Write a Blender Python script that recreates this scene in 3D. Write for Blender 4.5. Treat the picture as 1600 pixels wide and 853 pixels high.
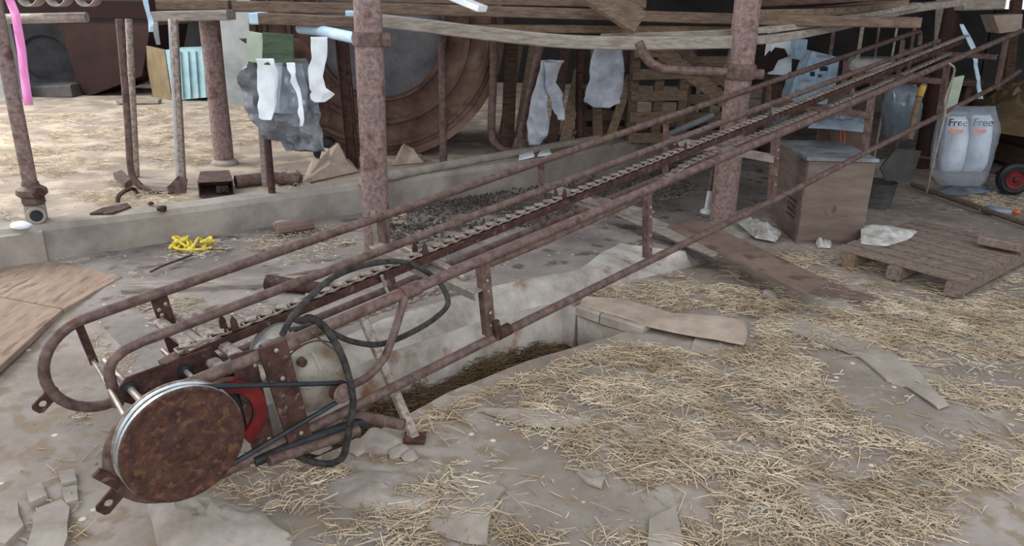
import bpy, bmesh, math, random
import numpy as np
from mathutils import Vector, Matrix

random.seed(7)
rng = np.random.default_rng(7)
SC = bpy.context.scene
COL = SC.collection
for o_ in list(bpy.data.objects):
    bpy.data.objects.remove(o_)

# ------------------------------------------------------------------ camera, world, light
F = 1200.0; TH = math.radians(20); RO = math.radians(1.3)
fw = np.array([0, math.cos(TH), -math.sin(TH)]); r0 = np.array([1., 0, 0]); u0 = np.array([0, math.sin(TH), math.cos(TH)])
RT = r0*math.cos(RO)+u0*math.sin(RO); UP = u0*math.cos(RO)-r0*math.sin(RO)
CAM = np.array([0, 0, 1.5])
cam = bpy.data.objects.new('camera', bpy.data.cameras.new('camera')); COL.objects.link(cam)
cam.data.sensor_width = 36; cam.data.lens = F*36/1600
cam.data.clip_start = 0.05
M4 = Matrix.Identity(4)
for i in range(3):
    M4[i][0] = RT[i]; M4[i][1] = UP[i]; M4[i][2] = -fw[i]; M4[i][3] = CAM[i]
cam.matrix_world = M4
SC.camera = cam
w_ = bpy.data.worlds.new('world'); SC.world = w_; w_.use_nodes = True
w_.node_tree.nodes['Background'].inputs[0].default_value = (0.86, 0.93, 1.0, 1)
w_.node_tree.nodes['Background'].inputs[1].default_value = 1.05
SC.view_settings.view_transform = 'Standard'; SC.view_settings.look = 'None'
SC.view_settings.exposure = 0.1; SC.view_settings.gamma = 1; SC.view_settings.use_curve_mapping = False

def area(name, loc, target, sx, sy, power, color):
    l = bpy.data.lights.new(name, 'AREA'); l.shape = 'RECTANGLE'; l.size = sx; l.size_y = sy; l.energy = power; l.color = color
    o = bpy.data.objects.new(name, l); COL.objects.link(o); o.location = loc
    o.rotation_euler = (Vector(target)-Vector(loc)).to_track_quat('-Z', 'Y').to_euler()
    return o
area('daylight_barn_doors', (2.4, -3.5, 3.2), (1.6, 4, 0), 6, 3, 215, (1.0, 0.96, 0.9))
area('daylight_left_opening', (-6.5, 6.0, 3.2), (-2.5, 6.5, 0), 4, 2.5, 330, (1.0, 0.96, 0.9))

# ------------------------------------------------------------------ survey helpers (picture measurements -> real positions)
class FloorZ(float):
    """height measured from the gently sloping front floor"""
    def __new__(c, off=0.0):
        o = float.__new__(c, -0.07+off); o.off = off; return o
    def __add__(s, k): return FloorZ(s.off+k)
    def __sub__(s, k): return FloorZ(s.off-k)
def zfloor(s): return np.interp(s, [3.0, 4.2], [-.07, -.16])
ZF, ZS, ZC = FloorZ(), 0.03, 0.20      # floor, stall platform, curb top
def ray(px, py): return fw+RT*(px-800)/F-UP*(py-426.5)/F
def G(px, py, z=ZF):
    d = ray(px, py)
    if isinstance(z, FloorZ):
        off = z.off; zz = -.07+off
        for _ in range(8):
            p = CAM+d*((zz-CAM[2])/d[2]); zz = zfloor(ST(p)[0])+off
        return p
    return CAM+d*((z-CAM[2])/d[2])
def YP(px, py, y):
    d = ray(px, py); return CAM+d*(y/d[1])
def depth(p): return float((np.array(p)-CAM)@fw)
O0 = np.array([-1.2013, 1.9388, 0.03])
DD = ray(2288, -245); DD = DD/np.linalg.norm(DD)
HH = DD.copy(); HH[2] = 0; HH /= np.linalg.norm(HH)
WW = np.array([HH[1], -HH[0], 0]); NN = np.cross(WW, DD)
OT = O0.copy(); KM = .94                                # terrain origin; machine scale and origin
O0 = CAM+(O0-CAM)*KM
def E3(s, t, n): return O0+(DD*s+WW*t+NN*n)*KM            # machine coordinates: along, across, up
def EP(px, py, t):                                     # point in a machine plane
    r = ray(px, py); P = O0+WW*t*KM; k = ((P-CAM)@WW)/(r@WW); return CAM+r*k
def PL(s, t, z): 
    p = OT+HH*s+WW*t; return np.array([p[0], p[1], z])
def ST(p): q = np.array(p)-OT; return float(q@HH), float(q@WW)

# ------------------------------------------------------------------ noise
_perm = rng.random((256, 256))
def vnoise(x, y):
    x = np.asarray(x, float); y = np.asarray(y, float)
    xi = np.floor(x).astype(int); yi = np.floor(y).astype(int); fx = x-xi; fy = y-yi
    fx = fx*fx*(3-2*fx); fy = fy*fy*(3-2*fy)
    g = lambda a, b: _perm[a % 256, b % 256]
    return (g(xi, yi)*(1-fx)+g(xi+1, yi)*fx)*(1-fy)+(g(xi, yi+1)*(1-fx)+g(xi+1, yi+1)*fx)*fy
def fbm(x, y, s=1, o=4):
    v = 0; a = .5
    for i in range(o):
        v = v+a*vnoise(np.asarray(x)*s*2**i+17*i, np.asarray(y)*s*2**i+5*i); a *= .5
    return v

# ------------------------------------------------------------------ materials
def lin(c): return tuple(((x/255)/12.92 if x/255 < .04045 else ((x/255+.055)/1.055)**2.4) for x in c)
def mat(name, c1, c2, scale=8, rough=.8, metal=0, bump=.3, bscale=None, stretch=(1, 1, 1), c3=None, s3=30, t3=.62, island=False, detail=6, contrast=(.35, .65), spec=.3, speck=None):
    m = bpy.data.materials.new(name); m.use_nodes = True; nt = m.node_tree; N = nt.nodes; L = nt.links
    b = N['Principled BSDF']; b.inputs['Roughness'].default_value = rough; b.inputs['Metallic'].default_value = metal
    b.inputs['Specular IOR Level'].default_value = spec
    tc = N.new('ShaderNodeTexCoord'); mp = N.new('ShaderNodeMapping'); mp.inputs['Scale'].default_value = stretch
    L.new(tc.outputs['Object'], mp.inputs[0])
    n1 = N.new('ShaderNodeTexNoise'); n1.inputs['Scale'].default_value = scale; n1.inputs['Detail'].default_value = detail; n1.inputs['Roughness'].default_value = .65
    L.new(mp.outputs[0], n1.inputs[0])
    cr = N.new('ShaderNodeValToRGB'); cr.color_ramp.elements[0].position = contrast[0]; cr.color_ramp.elements[1].position = contrast[1]
    cr.color_ramp.elements[0].color = (*lin(c1), 1); cr.color_ramp.elements[1].color = (*lin(c2), 1)
    L.new(n1.outputs[0], cr.inputs[0]); out = cr.outputs[0]
    if c3:
        n3 = N.new('ShaderNodeTexNoise'); n3.inputs['Scale'].default_value = s3; n3.inputs['Detail'].default_value = 5
        L.new(mp.outputs[0], n3.inputs[0])
        r3 = N.new('ShaderNodeValToRGB'); r3.color_ramp.elements[0].position = t3-.04; r3.color_ramp.elements[1].position = t3+.06
        r3.color_ramp.elements[0].color = (0, 0, 0, 1); r3.color_ramp.elements[1].color = (1, 1, 1, 1)
        L.new(n3.outputs[0], r3.inputs[0])
        mx = N.new('ShaderNodeMixRGB'); L.new(r3.outputs[0], mx.inputs[0]); L.new(out, mx.inputs[1]); mx.inputs[2].default_value = (*lin(c3), 1); out = mx.outputs[0]
    if speck:
        v = N.new('ShaderNodeTexVoronoi'); v.inputs['Scale'].default_value = speck[1]; L.new(tc.outputs['Object'], v.inputs[0])
        rv = N.new('ShaderNodeValToRGB'); rv.color_ramp.elements[0].position = .07; rv.color_ramp.elements[1].position = .12
        rv.color_ramp.elements[0].color = (1, 1, 1, 1); rv.color_ramp.elements[1].color = (0, 0, 0, 1); L.new(v.outputs['Distance'], rv.inputs[0])
        mx = N.new('ShaderNodeMixRGB'); L.new(rv.outputs[0], mx.inputs[0]); L.new(out, mx.inputs[1]); mx.inputs[2].default_value = (*lin(speck[0]), 1); out = mx.outputs[0]
    if island:
        g = N.new('ShaderNodeNewGeometry'); hs = N.new('ShaderNodeHueSaturation'); mr = N.new('ShaderNodeMapRange')
        mr.inputs[3].default_value = .55; mr.inputs[4].default_value = 1.3; L.new(g.outputs['Random Per Island'], mr.inputs[0])
        L.new(mr.outputs[0], hs.inputs['Value']); L.new(out, hs.inputs['Color']); out = hs.outputs[0]
    L.new(out, b.inputs['Base Color'])
    if bump:
        nb = N.new('ShaderNodeTexNoise'); nb.inputs['Scale'].default_value = bscale or scale*3; nb.inputs['Detail'].default_value = 8
        L.new(mp.outputs[0], nb.inputs[0]); bp = N.new('ShaderNodeBump'); bp.inputs['Strength'].default_value = bump; bp.inputs['Distance'].default_value = .01
        L.new(nb.outputs[0], bp.inputs['Height']); L.new(bp.outputs[0], b.inputs['Normal'])
    return m
def clear_film(name, c, alpha):
    m = mat(name, c, tuple(min(255, x+25) for x in c), 9, .15, bump=.5, bscale=12, spec=.8)
    m.node_tree.nodes['Principled BSDF'].inputs['Alpha'].default_value = alpha
    return m
FLOOR = mat('dusty_floor', (122, 112, 104), (160, 150, 142), 2.2, .95, bump=.8, bscale=14, c3=(134, 119, 104), s3=11, t3=.54, speck=((205, 200, 190), 9))
STALL = mat('stall_concrete', (112, 104, 101), (156, 147, 141), 1.6, .9, bump=.6, bscale=22, c3=(92, 83, 78), s3=7, t3=.6, speck=((215, 212, 208), 14))
LIME = mat('limewashed_concrete', (140, 130, 122), (196, 190, 183), 4, .9, bump=.8, bscale=16, c3=(140, 98, 74), s3=6, t3=.63)
CURB = mat('curb_concrete', (128, 119, 112), (166, 158, 150), 3, .9, bump=.5, bscale=18)
DIRT = mat('gutter_dirt', (56, 44, 36), (92, 76, 60), 8, 1, bump=.9, bscale=30)
ALLEY = mat('alley_floor', (132, 118, 108), (176, 162, 150), 2, .95, bump=.6, bscale=10, c3=(184, 170, 150), s3=4, t3=.56)
RUST = mat('rusty_pipe', (78, 60, 57), (118, 98, 92), 26, .6, .15, bump=.25, bscale=60, c3=(100, 68, 54), s3=14, t3=.66)
RUSTD = mat('dark_rust', (52, 35, 32), (88, 62, 56), 22, .65, .2, bump=.3, bscale=70, c3=(110, 90, 84), s3=30, t3=.64)
PULL = mat('pulley_rust', (54, 35, 34), (84, 56, 45), 30, .7, .15, bump=.5, bscale=60, c3=(99, 67, 48), s3=44, t3=.57)
COLM = mat('column_paint_rust', (108, 86, 82), (150, 130, 126), 40, .75, .05, bump=.5, bscale=90, c3=(96, 68, 61), s3=9, t3=.61)
STEEL = mat('worn_steel', (140, 128, 120), (178, 168, 160), 18, .45, .5, bump=.15)
SHINY = mat('polished_groove', (170, 176, 178), (215, 220, 222), 10, .25, .8, bump=.05)
CHAINM = mat('chain_metal', (114, 100, 93), (178, 165, 155), 40, .6, .3, bump=.3)
REDM = mat('red_paint', (78, 18, 19), (116, 30, 29), 12, .5, bump=.15, c3=(60, 34, 32), s3=20, t3=.58)
BLACK = mat('black_rubber', (24, 27, 30), (44, 48, 52), 14, .45, bump=.15)
HOSE = mat('black_cable_sheath', (34, 32, 31), (72, 69, 67), 22, .8, bump=.1, spec=.15)
MOTOR = mat('motor_paint', (116, 112, 104), (162, 156, 146), 7, .5, .2, bump=.15, c3=(122, 100, 78), s3=7, t3=.6)
WOOD = mat('old_timber', (86, 70, 60), (126, 106, 91), 5, .85, bump=.5, stretch=(2, 12, 12), bscale=18)
WOODG = mat('grey_timber', (122, 112, 104), (164, 154, 144), 4, .85, bump=.4, stretch=(2, 12, 12), bscale=18)
WOODD = mat('dark_timber', (58, 42, 36), (92, 70, 58), 5, .85, bump=.4, stretch=(2, 10, 10), bscale=18)
WOODY = mat('pale_pallet_timber', (100, 83, 69), (138, 118, 99), 6, .85, bump=.4, stretch=(3, 10, 10), bscale=18)
PALM = mat('dusty_pallet_timber', (104, 90, 82), (142, 126, 116), 5, .9, bump=.4, stretch=(3, 9, 9), bscale=20)
PLY = mat('plywood', (134, 112, 98), (164, 142, 126), 3, .85, bump=.4, stretch=(6, 1.5, 1), bscale=14, c3=(116, 94, 82), s3=4, t3=.6)
BOARD = mat('brown_hardboard', (104, 84, 76), (134, 114, 104), 3, .8, bump=.25, c3=(92, 72, 64), s3=6, t3=.6)
CRATEM = mat('crate_veneer', (102, 86, 79), (126, 111, 103), 2.5, .75, bump=.15, stretch=(1, 1, 5))
CARD = mat('cardboard', (146, 130, 118), (180, 164, 150), 6, .9, bump=.3)
CARDG = mat('dusty_cardboard', (134, 124, 114), (162, 152, 142), 5, .95, bump=.5, bscale=24)
WHITE = mat('white_sheet', (216, 224, 232), (246, 250, 253), 6, .5, bump=.3, bscale=12)
CLOTH = mat('pale_cloth', (142, 148, 160), (190, 194, 204), 6, .95, bump=.5, bscale=18)
RAG = mat('white_rag', (150, 146, 142), (215, 212, 208), 9, .95, bump=.7, bscale=20)
TARP = mat('grey_tarpaulin', (96, 100, 107), (150, 153, 158), 4, .55, bump=.6, bscale=9)
FOIL = clear_film('clear_plastic_film', (170, 182, 196), .24)
FOILD = clear_film('cloudy_plastic_film', (120, 132, 146), .6)
TURQ = mat('turquoise_paint', (138, 172, 182), (172, 202, 210), 5, .7, bump=.2)
TAN = mat('tan_board', (122, 108, 84), (142, 126, 100), 5, .9, bump=.1)
TANK = mat('shade_dark_red_brown', (30, 15, 15), (52, 27, 24), 3, .7, bump=.15)  # red brown darkened so the colour carries the hopper's shade
NIGHT = mat('dark_machine', (26, 26, 30), (48, 46, 50), 5, .7, bump=.2)
DARKW = mat('shade_dark_plaster', (30, 28, 29), (48, 45, 45), 2, .95, bump=.4)  # plaster colour darkened to stand for the unlit interior
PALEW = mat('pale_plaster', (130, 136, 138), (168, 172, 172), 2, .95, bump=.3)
PINK = mat('pink_ribbon', (250, 140, 208), (255, 172, 226), 4, .6, bump=.1)
YELL = mat('yellow_rope', (200, 176, 50), (232, 214, 96), 20, .8, bump=.6)
GREENL = mat('pale_green_paint', (150, 162, 146), (184, 194, 174), 5, .8, bump=.2)
GREEND = mat('dark_green_board', (52, 72, 58), (84, 98, 78), 7, .8, bump=.4, stretch=(1, 4, 4))
BLUEW = mat('blue_white_paint', (160, 190, 214), (204, 222, 236), 7, .7, bump=.2)
CART = mat('carton_print', (120, 144, 166), (168, 186, 202), 12, .8, bump=.1)
CARTB = mat('brown_carton', (78, 62, 54), (102, 84, 74), 5, .85, bump=.1)
INK = mat('dark_ink', (26, 36, 52), (40, 50, 66), 5, .8, bump=0)
ORANGE = mat('orange_print', (214, 96, 48), (232, 122, 70), 5, .6, bump=0)
TAPE = mat('red_tape', (150, 62, 48), (170, 80, 62), 5, .6, bump=0)
BAGW = mat('white_sack', (158, 170, 188), (204, 212, 222), 5, .5, bump=.4, bscale=10)
DRUM = mat('drum_rust', (72, 52, 46), (112, 86, 75), 5, .75, .1, bump=.6, bscale=18, c3=(124, 104, 92), s3=3, t3=.58)
DRUMG = mat('drum_grey', (84, 84, 90), (124, 120, 122), 3, .8, bump=.5, bscale=12)
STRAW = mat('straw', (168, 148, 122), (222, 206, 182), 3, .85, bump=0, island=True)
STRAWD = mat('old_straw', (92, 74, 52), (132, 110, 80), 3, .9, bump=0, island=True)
CRUMB = mat('dung_crumbs', (58, 52, 50), (104, 96, 90), 6, 1, bump=.4, island=True)
STONE = mat('dusty_stone', (132, 122, 114), (166, 156, 148), 6, .95, bump=.7)
PVC = mat('white_plastic_pipe', (172, 174, 176), (208, 210, 212), 8, .5, bump=.1)
OCHRE = mat('ochre_grip', (150, 122, 52), (178, 148, 74), 8, .7, bump=.2)
DGREY = mat('dark_grey_plastic', (58, 56, 57), (86, 84, 84), 5, .7, bump=.2)
BLUEB = mat('blue_plastic', (60, 100, 170), (110, 140, 190), 6, .4, bump=.1)

# ------------------------------------------------------------------ mesh builder
ORG = {}
class MB:
    def __init__(s): s.v = []; s.f = []
    def add(s, vs, fs):
        b = len(s.v); s.v += [tuple(map(float, p)) for p in vs]; s.f += [tuple(b+i for i in f) for f in fs]; return s
    def frame(s, p, q, up=(0, 0, 1)):
        p = np.array(p, float); q = np.array(q, float); x = q-p; L = np.linalg.norm(x); x = x/L; up = np.array(up, float)
        y = np.cross(up, x)
        if np.linalg.norm(y) < 1e-4: y = np.cross((1, 0, 0), x)
        y /= np.linalg.norm(y); z = np.cross(x, y); return p, q, x, y, z
    def bar(s, p, q, w, h, up=(0, 0, 1), taper=1, bev=0.12):
        """board or bar with chamfered long edges: w across, h along 'up'"""
        p, q, x, y, z = s.frame(p, q, up); c = min(w, h)*bev; vs = []
        prof = [(-w/2+c, -h/2), (w/2-c, -h/2), (w/2, -h/2+c), (w/2, h/2-c), (w/2-c, h/2), (-w/2+c, h/2), (-w/2, h/2-c), (-w/2, -h/2+c)]
        for e, k in ((p, 1), (q, taper)):
            for a, b in prof: vs.append(e+y*a*k+z*b*k)
        n = 8; fs = [(i, (i+1) % n, n+(i+1) % n, n+i) for i in range(n)]+[tuple(range(n))[::-1], tuple(range(n, 2*n))]
        return s.add(vs, fs)
    def tube(s, pts, r, n=10, caps=True, rs=None, sq=False):
        P = [np.array(p, float) for p in pts]; k = len(P); T = []
        for i in range(k):
            t = P[min(i+1, k-1)]-P[max(i-1, 0)]; T.append(t/(np.linalg.norm(t)+1e-12))
        a = np.array([0, 0, 1.]) if abs(T[0][2]) < .9 else np.array([1., 0, 0])
        u = np.cross(T[0], a); u /= np.linalg.norm(u); vs = []
        for i in range(k):
            u = u-T[i]*(u@T[i]); u /= np.linalg.norm(u)+1e-12; v = np.cross(T[i], u); rr = rs[i] if rs is not None else r
            for j in range(n):
                an = 2*math.pi*(j+(.5 if sq else 0))/n; vs.append(P[i]+(u*math.cos(an)+v*math.sin(an))*rr)
        fs = [(i*n+j, i*n+(j+1) % n, (i+1)*n+(j+1) % n, (i+1)*n+j) for i in range(k-1) for j in range(n)]
        if caps: fs += [tuple(range(n))[::-1], tuple(range((k-1)*n, k*n))]
        return s.add(vs, fs)
    def lathe(s, c, axis, prof, n=48):
        """prof: list of (distance along axis, radius)"""
        c = np.array(c, float); ax = np.array(axis, float); ax /= np.linalg.norm(ax)
        a = np.array([0, 0, 1.]) if abs(ax[2]) < .9 else np.array([1., 0, 0]); u = np.cross(ax, a); u /= np.linalg.norm(u); v = np.cross(ax, u)
        vs = []; k = len(prof)
        for (h, r) in prof:
            for j in range(n):
                an = 2*math.pi*j/n; vs.append(c+ax*h+(u*math.cos(an)+v*math.sin(an))*max(r, 1e-4))
        fs = [(i*n+j, i*n+(j+1) % n, (i+1)*n+(j+1) % n, (i+1)*n+j) for i in range(k-1) for j in range(n)]
        fs += [tuple(range(n))[::-1], tuple(range((k-1)*n, k*n))]
        return s.add(vs, fs)
    def prism(s, pts, vec):
        P = [np.array(p, float) for p in pts]; v = np.array(vec, float); n = len(P)
        return s.add(P+[p+v for p in P], [tuple(range(n)), tuple(range(n, 2*n))[::-1]]+[(i, n+i, n+(i+1) % n, (i+1) % n) for i in range(n)])
    def holed(s, outer, hole_c, hole_r, vec, n=16):
        """four-cornered plate with a round hole"""
        P = [np.array(p, float) for p in outer]; v = np.array(vec, float); c = np.array(hole_c, float)
        x = P[1]-P[0]; x /= np.linalg.norm(x); y = P[3]-P[0]; y -= x*(y@x); y /= np.linalg.norm(y)
        ins = [c+(x*math.cos(2*math.pi*j/n)+y*math.sin(2*math.pi*j/n))*hole_r for j in range(n)]
        out = []
        for q in ins:
            d = q-c; best = 1e9
            for i in range(4):
                a, b = P[i], P[(i+1) % 4]; e = b-a
                A = np.array([[d@x, -(e@x)], [d@y, -(e@y)]])
                if abs(np.linalg.det(A)) < 1e-9: continue
                k, m = np.linalg.solve(A, [(a-c)@x, (a-c)@y])
                if k > 0 and -.001 <= m <= 1.001: best = min(best, k)
            out.append(c+d*best)
        for off in (0, 1): s_ = 0
        vs = ins+out+[p+v for p in ins]+[p+v for p in out]; fs = []
        for j in range(n):
            k = (j+1) % n
            fs += [(j, k, n+k, n+j), (2*n+j, 3*n+j, 3*n+k, 2*n+k), (j, 2*n+j, 2*n+k, k), (n+j, n+k, 3*n+k, 3*n+j)]
        return s.add(vs, fs)
    def grid(s, A):
        """A: (rows, cols, 3)"""
        A = np.asarray(A, float); R, C = A.shape[:2]
        return s.add(A.reshape(-1, 3), [(i*C+j, i*C+j+1, (i+1)*C+j+1, (i+1)*C+j) for i in range(R-1) for j in range(C-1)])

def obj(name, mb, m, parent=None, smooth=True, solid=0, label=None):
    vs = np.array(mb.v); me = bpy.data.meshes.new(name)
    if parent is None:
        org = np.array([(vs[:, 0].min()+vs[:, 0].max())/2, (vs[:, 1].min()+vs[:, 1].max())/2, vs[:, 2].min()])
    else: org = ORG[parent.name]
    me.from_pydata([tuple(p) for p in (vs-org)], [], mb.f); me.validate(); me.update()
    bm = bmesh.new(); bm.from_mesh(me); bmesh.ops.recalc_face_normals(bm, faces=bm.faces); bm.to_mesh(me); bm.free()
    if smooth:
        me.polygons.foreach_set('use_smooth', [True]*len(me.polygons)); me.set_sharp_from_angle(angle=math.radians(38))
    me.materials.append(m)
    o = bpy.data.objects.new(name, me); COL.objects.link(o)
    if parent is None: o.location = org
    else: o.parent = parent
    ORG[o.name] = org
    if solid:
        md = o.modifiers.new('thickness', 'SOLIDIFY'); md.thickness = solid; md.offset = 0
    if label: o['label'] = label
    return o
def thing(name, loc, label, cat, group=None):
    o = bpy.data.objects.new(name, None); COL.objects.link(o); o.location = tuple(loc); o.empty_display_size = .1
    o['label'] = label; o['category'] = cat
    if group: o['group'] = group
    ORG[o.name] = np.array(loc, float); return o
def tag(o, label, cat, group=None, kind=None):
    o['label'] = label; o['category'] = cat
    if group: o['group'] = group
    if kind: o['kind'] = kind
    return o
def struct(o): o['kind'] = 'structure'; return o
def smoothpath(P, k=8):
    P = [np.array(p, float) for p in P]; P = [2*P[0]-P[1]]+P+[2*P[-1]-P[-2]]; out = []
    for i in range(1, len(P)-2):
        for j in range(k):
            t = j/k; a, b, c, d = P[i-1:i+3]
            out.append(.5*((2*b)+(c-a)*t+(2*a-5*b+4*c-d)*t*t+(3*b-a-3*c+d)*t**3))
    out.append(P[-2]); return out
def rows(pts, y, amp=.02, ns=6, nx=14, ny=34, seed=0, fold=0, ff=9, jag=0):
    """hanging or lying sheet from rows (py, xl, xr) traced on the plane y, given real folds"""
    ys = np.linspace(0, len(pts)-1, ny); P = np.array(pts, float); A = np.zeros((ny, nx, 3))
    for i, q in enumerate(ys):
        r = [np.interp(q, range(len(P)), P[:, k]) for k in range(3)]
        r[1] += jag*(float(vnoise(seed*9.3, i*.3))-.5)*2; r[2] += jag*(float(vnoise(seed*5.1+40, i*.27))-.5)*2
        for j in range(nx):
            f = j/(nx-1); x = r[1]+(r[2]-r[1])*f; A[i, j] = YP(x, r[0], y)
    X = A[:, :, 0]+seed*3.1; Z = A[:, :, 2]+seed*1.7
    A[:, :, 1] += (fbm(X, Z*.7, ns, 3)-.45)*amp*2+fold*np.sin(X*ff*6.28+Z*3)+amp*2.2*np.abs(fbm(X*1.1+5, Z*.8+9, ns*1.3, 2)-.37)
    return A
def flat_poly(pxs, z, th, bend=0, jitter=0, tilt=None):
    """a sheet lying on the ground, outline measured on the plane z"""
    mb = MB(); P = [G(x, y, z) for x, y in pxs]
    Q = []
    n = len(P)
    for i in range(n):
        a, b = P[i], P[(i+1) % n]; k = max(1, int(np.linalg.norm(b-a)/.06))
        for j in range(k):
            q = a+(b-a)*j/k
            if jitter and j: q = q+np.array([random.uniform(-1, 1)*jitter, random.uniform(-1, 1)*jitter, 0])
            Q.append(q)
    C = sum(Q)/len(Q); rings = [1, .97, .75, .5, .25]; vs = []; m = len(Q)
    for k, r in enumerate(rings):
        for q in Q:
            p = C+(q-C)*r; p[2] += (0 if k == 0 else th)+bend*(float(fbm(p[0]*1., p[1]*1., 5, 3))-.4)*(1 if k else .8); vs.append(p)
    vs.append(C+np.array([0, 0, th+bend*.1])); fs = []
    for k in range(len(rings)-1):
        for j in range(m): fs.append((k*m+j, k*m+(j+1) % m, (k+1)*m+(j+1) % m, (k+1)*m+j))
    b = (len(rings)-1)*m
    for j in range(m): fs.append((b+j, b+(j+1) % m, len(vs)-1))
    fs.append(tuple(range(m))[::-1])
    return mb.add(vs, fs)
def slab(pxs, z, th):
    mb = MB(); P = [G(x, y, z) for x, y in pxs]; return mb.prism(P, (0, 0, -th))
def rock(c, r, seed=0, sq=(1, 1, .7), n=2):
    bm = bmesh.new(); bmesh.ops.create_icosphere(bm, subdivisions=n+1, radius=1); mb = MB(); R = random.Random(seed)
    dirs = [np.array([R.gauss(0, 1) for _ in range(3)]) for _ in range(9)]; vs = []
    for v in bm.verts:
        p = np.array(v.co)
        for d in dirs:
            d2 = d/np.linalg.norm(d); h = p@d2
            if h > .72: p = p-d2*(h-.72)
        p = p*(1+.12*(float(fbm(p[0]+seed, p[1]+p[2], 2.5, 3))-.45)); vs.append(np.array(c)+p*r*np.array(sq))
    mb.add(vs, [tuple(v.index for v in f.verts) for f in bm.faces]); bm.free(); return mb
def copy_tree(o, parent=None):
    c = o.copy(); COL.objects.link(c)
    if parent is not None: c.parent = parent
    for ch in list(o.children): copy_tree(ch, c)
    return c

# ------------------------------------------------------------------ THE SETTING: ground
def resamp(P, n, us=None):
    P = np.array(P, float); d = np.r_[0, np.cumsum(np.linalg.norm(np.diff(P[:, :2], axis=0), axis=1))]
    u = np.linspace(0, d[-1], n) if us is None else us; return np.stack([np.interp(u, d, P[:, k]) for k in range(3)], 1)
def ruled(A, B, nv, amp=.009, ease=None):
    out = []
    for i in range(nv):
        f = i/(nv-1) if ease is None else ease[i]; out.append(A*(1-f)+B*f)
    X = np.array(out); X[:, :, 2] += amp*2*(fbm(X[:, :, 0], X[:, :, 1], 2.2, 5)-.45); return X
def along(s): # sampled stations
    return s
SS = np.unique(np.r_[np.arange(-3.2, 13.01, .05)])
def line_st(pts):
    """polyline given as (s, t, z), sampled at the common stations SS"""
    P = np.array(pts, float); P = P[P[:, 0].argsort()]
    t = np.interp(SS, P[:, 0], P[:, 1]); z = np.interp(SS, P[:, 0], P[:, 2])+(zfloor(SS)+.07); return np.array([PL(a, b, c) for a, b, c in zip(SS, t, z)])
def st_px(pxs, z): return [(*ST(G(x, y, z)), z) for x, y in pxs]
ne = st_px([(560, 688), (650, 640), (700, 612), (820, 566), (905, 540), (1040, 500)], ZF)
NE = line_st([(-3.2, .12, ZF)]+ne+[(6, .0, ZF), (14, .0, ZF)])
fb = st_px([(600, 552), (760, 500), (956, 450), (1117, 409)], ZF)
FBl = [(-3.2, -.3, ZF), (.1, -.3, ZF)]+fb+[(4.2, -.55, ZF), (14, -1.2, ZF)]
FB = line_st(FBl)
pt = st_px([(600, 498), (760, 450), (905, 420), (1072, 385)], ZS)
PT = line_st([(-3.2, -.5, ZF), (.2, -.5, ZF), (.55, -.5, .0)]+pt+[(3.35, -.8, .0), (4.1, -.95, ZF), (14, -1.6, ZF)])
cf = st_px([(86, 404), (250, 381), (423, 355), (620, 322), (840, 285), (1000, 250)], 0)
CF = line_st([(-3.2, -3.2, 0)]+cf+[(9, -2.8, -.03), (14, -2.9, -.05)])
NEAR = np.array([PL(a, b, zfloor(a)) for a, b in zip(SS, np.interp(SS, [-3.2, 0, 9, 13], [1.6, 2.6, 7.0, 9.0]))])
NN_ = 90
fl = MB(); fl.grid(ruled(NEAR, NE, NN_))
SG0, SG1 = .55, 2.36     # the open length of the dung gutter
i0 = int(np.searchsorted(SS, SG0)); i1 = int(np.searchsorted(SS, SG1))
fl.grid(ruled(NE[:i0+1], FB[:i0+1], 8)); fl.grid(ruled(NE[i1:], FB[i1:], 8))
iS = int(np.searchsorted(SS, .35)); fl.grid(ruled(FB[:iS+1], PT[:iS+1], 10)); fl.grid(ruled(PT[:iS+1], CF[:iS+1], 70)); struct(obj('floor', fl, FLOOR))
gb = MB(); A = NE[i0:i1+1].copy(); B = FB[i0:i1+1].copy()
Ab = A+np.array([-.02, .015, -.24]); Bb = B+np.array([.02, -.03, -.24])
gb.grid(ruled(A, Ab, 6)); gb.grid(ruled(Bb, B, 8, amp=.03) if False else ruled(Bb, B, 8))
endA = np.array([A[-1]*(1-f)+B[-1]*f for f in np.linspace(0, 1, 6)]); endb = endA.copy(); endb[:, 2] -= .24
gb.grid(np.stack([endA, endb])); st_ = np.array([A[0]*(1-f)+B[0]*f for f in np.linspace(0, 1, 6)]); sb = st_.copy(); sb[:, 2] -= .24; gb.grid(np.stack([st_, sb]))
struct(obj('gutter_walls', gb, LIME))
gd = MB(); gd.grid(ruled(Ab, Bb, 14, amp=.03)); gd.prism([PL(.35, .45, -.35), PL(2.7, .45, -.35), PL(2.7, -.65, -.35), PL(.35, -.65, -.35)], (0, 0, -.05)); struct(obj('gutter_bed', gd, DIRT))
pf = MB(); X = ruled(FB, PT, 10); 
s_, c_ = np.sin(np.linspace(0, math.pi, 10)), None
X[1:-1, :, 2] += .03*(s_[1:-1, None])*(PT[None, :, 2]-ZF)/.1+.02*(fbm(X[1:-1, :, 0], X[1:-1, :, 1], 9, 3)-.45)
pf.grid(X[:, iS:]); struct(obj('platform_edge', pf, LIME))
sp = MB(); sp.grid(ruled(PT[iS:], CF[iS:], 70)); struct(obj('stall_platform', sp, STALL))
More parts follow.
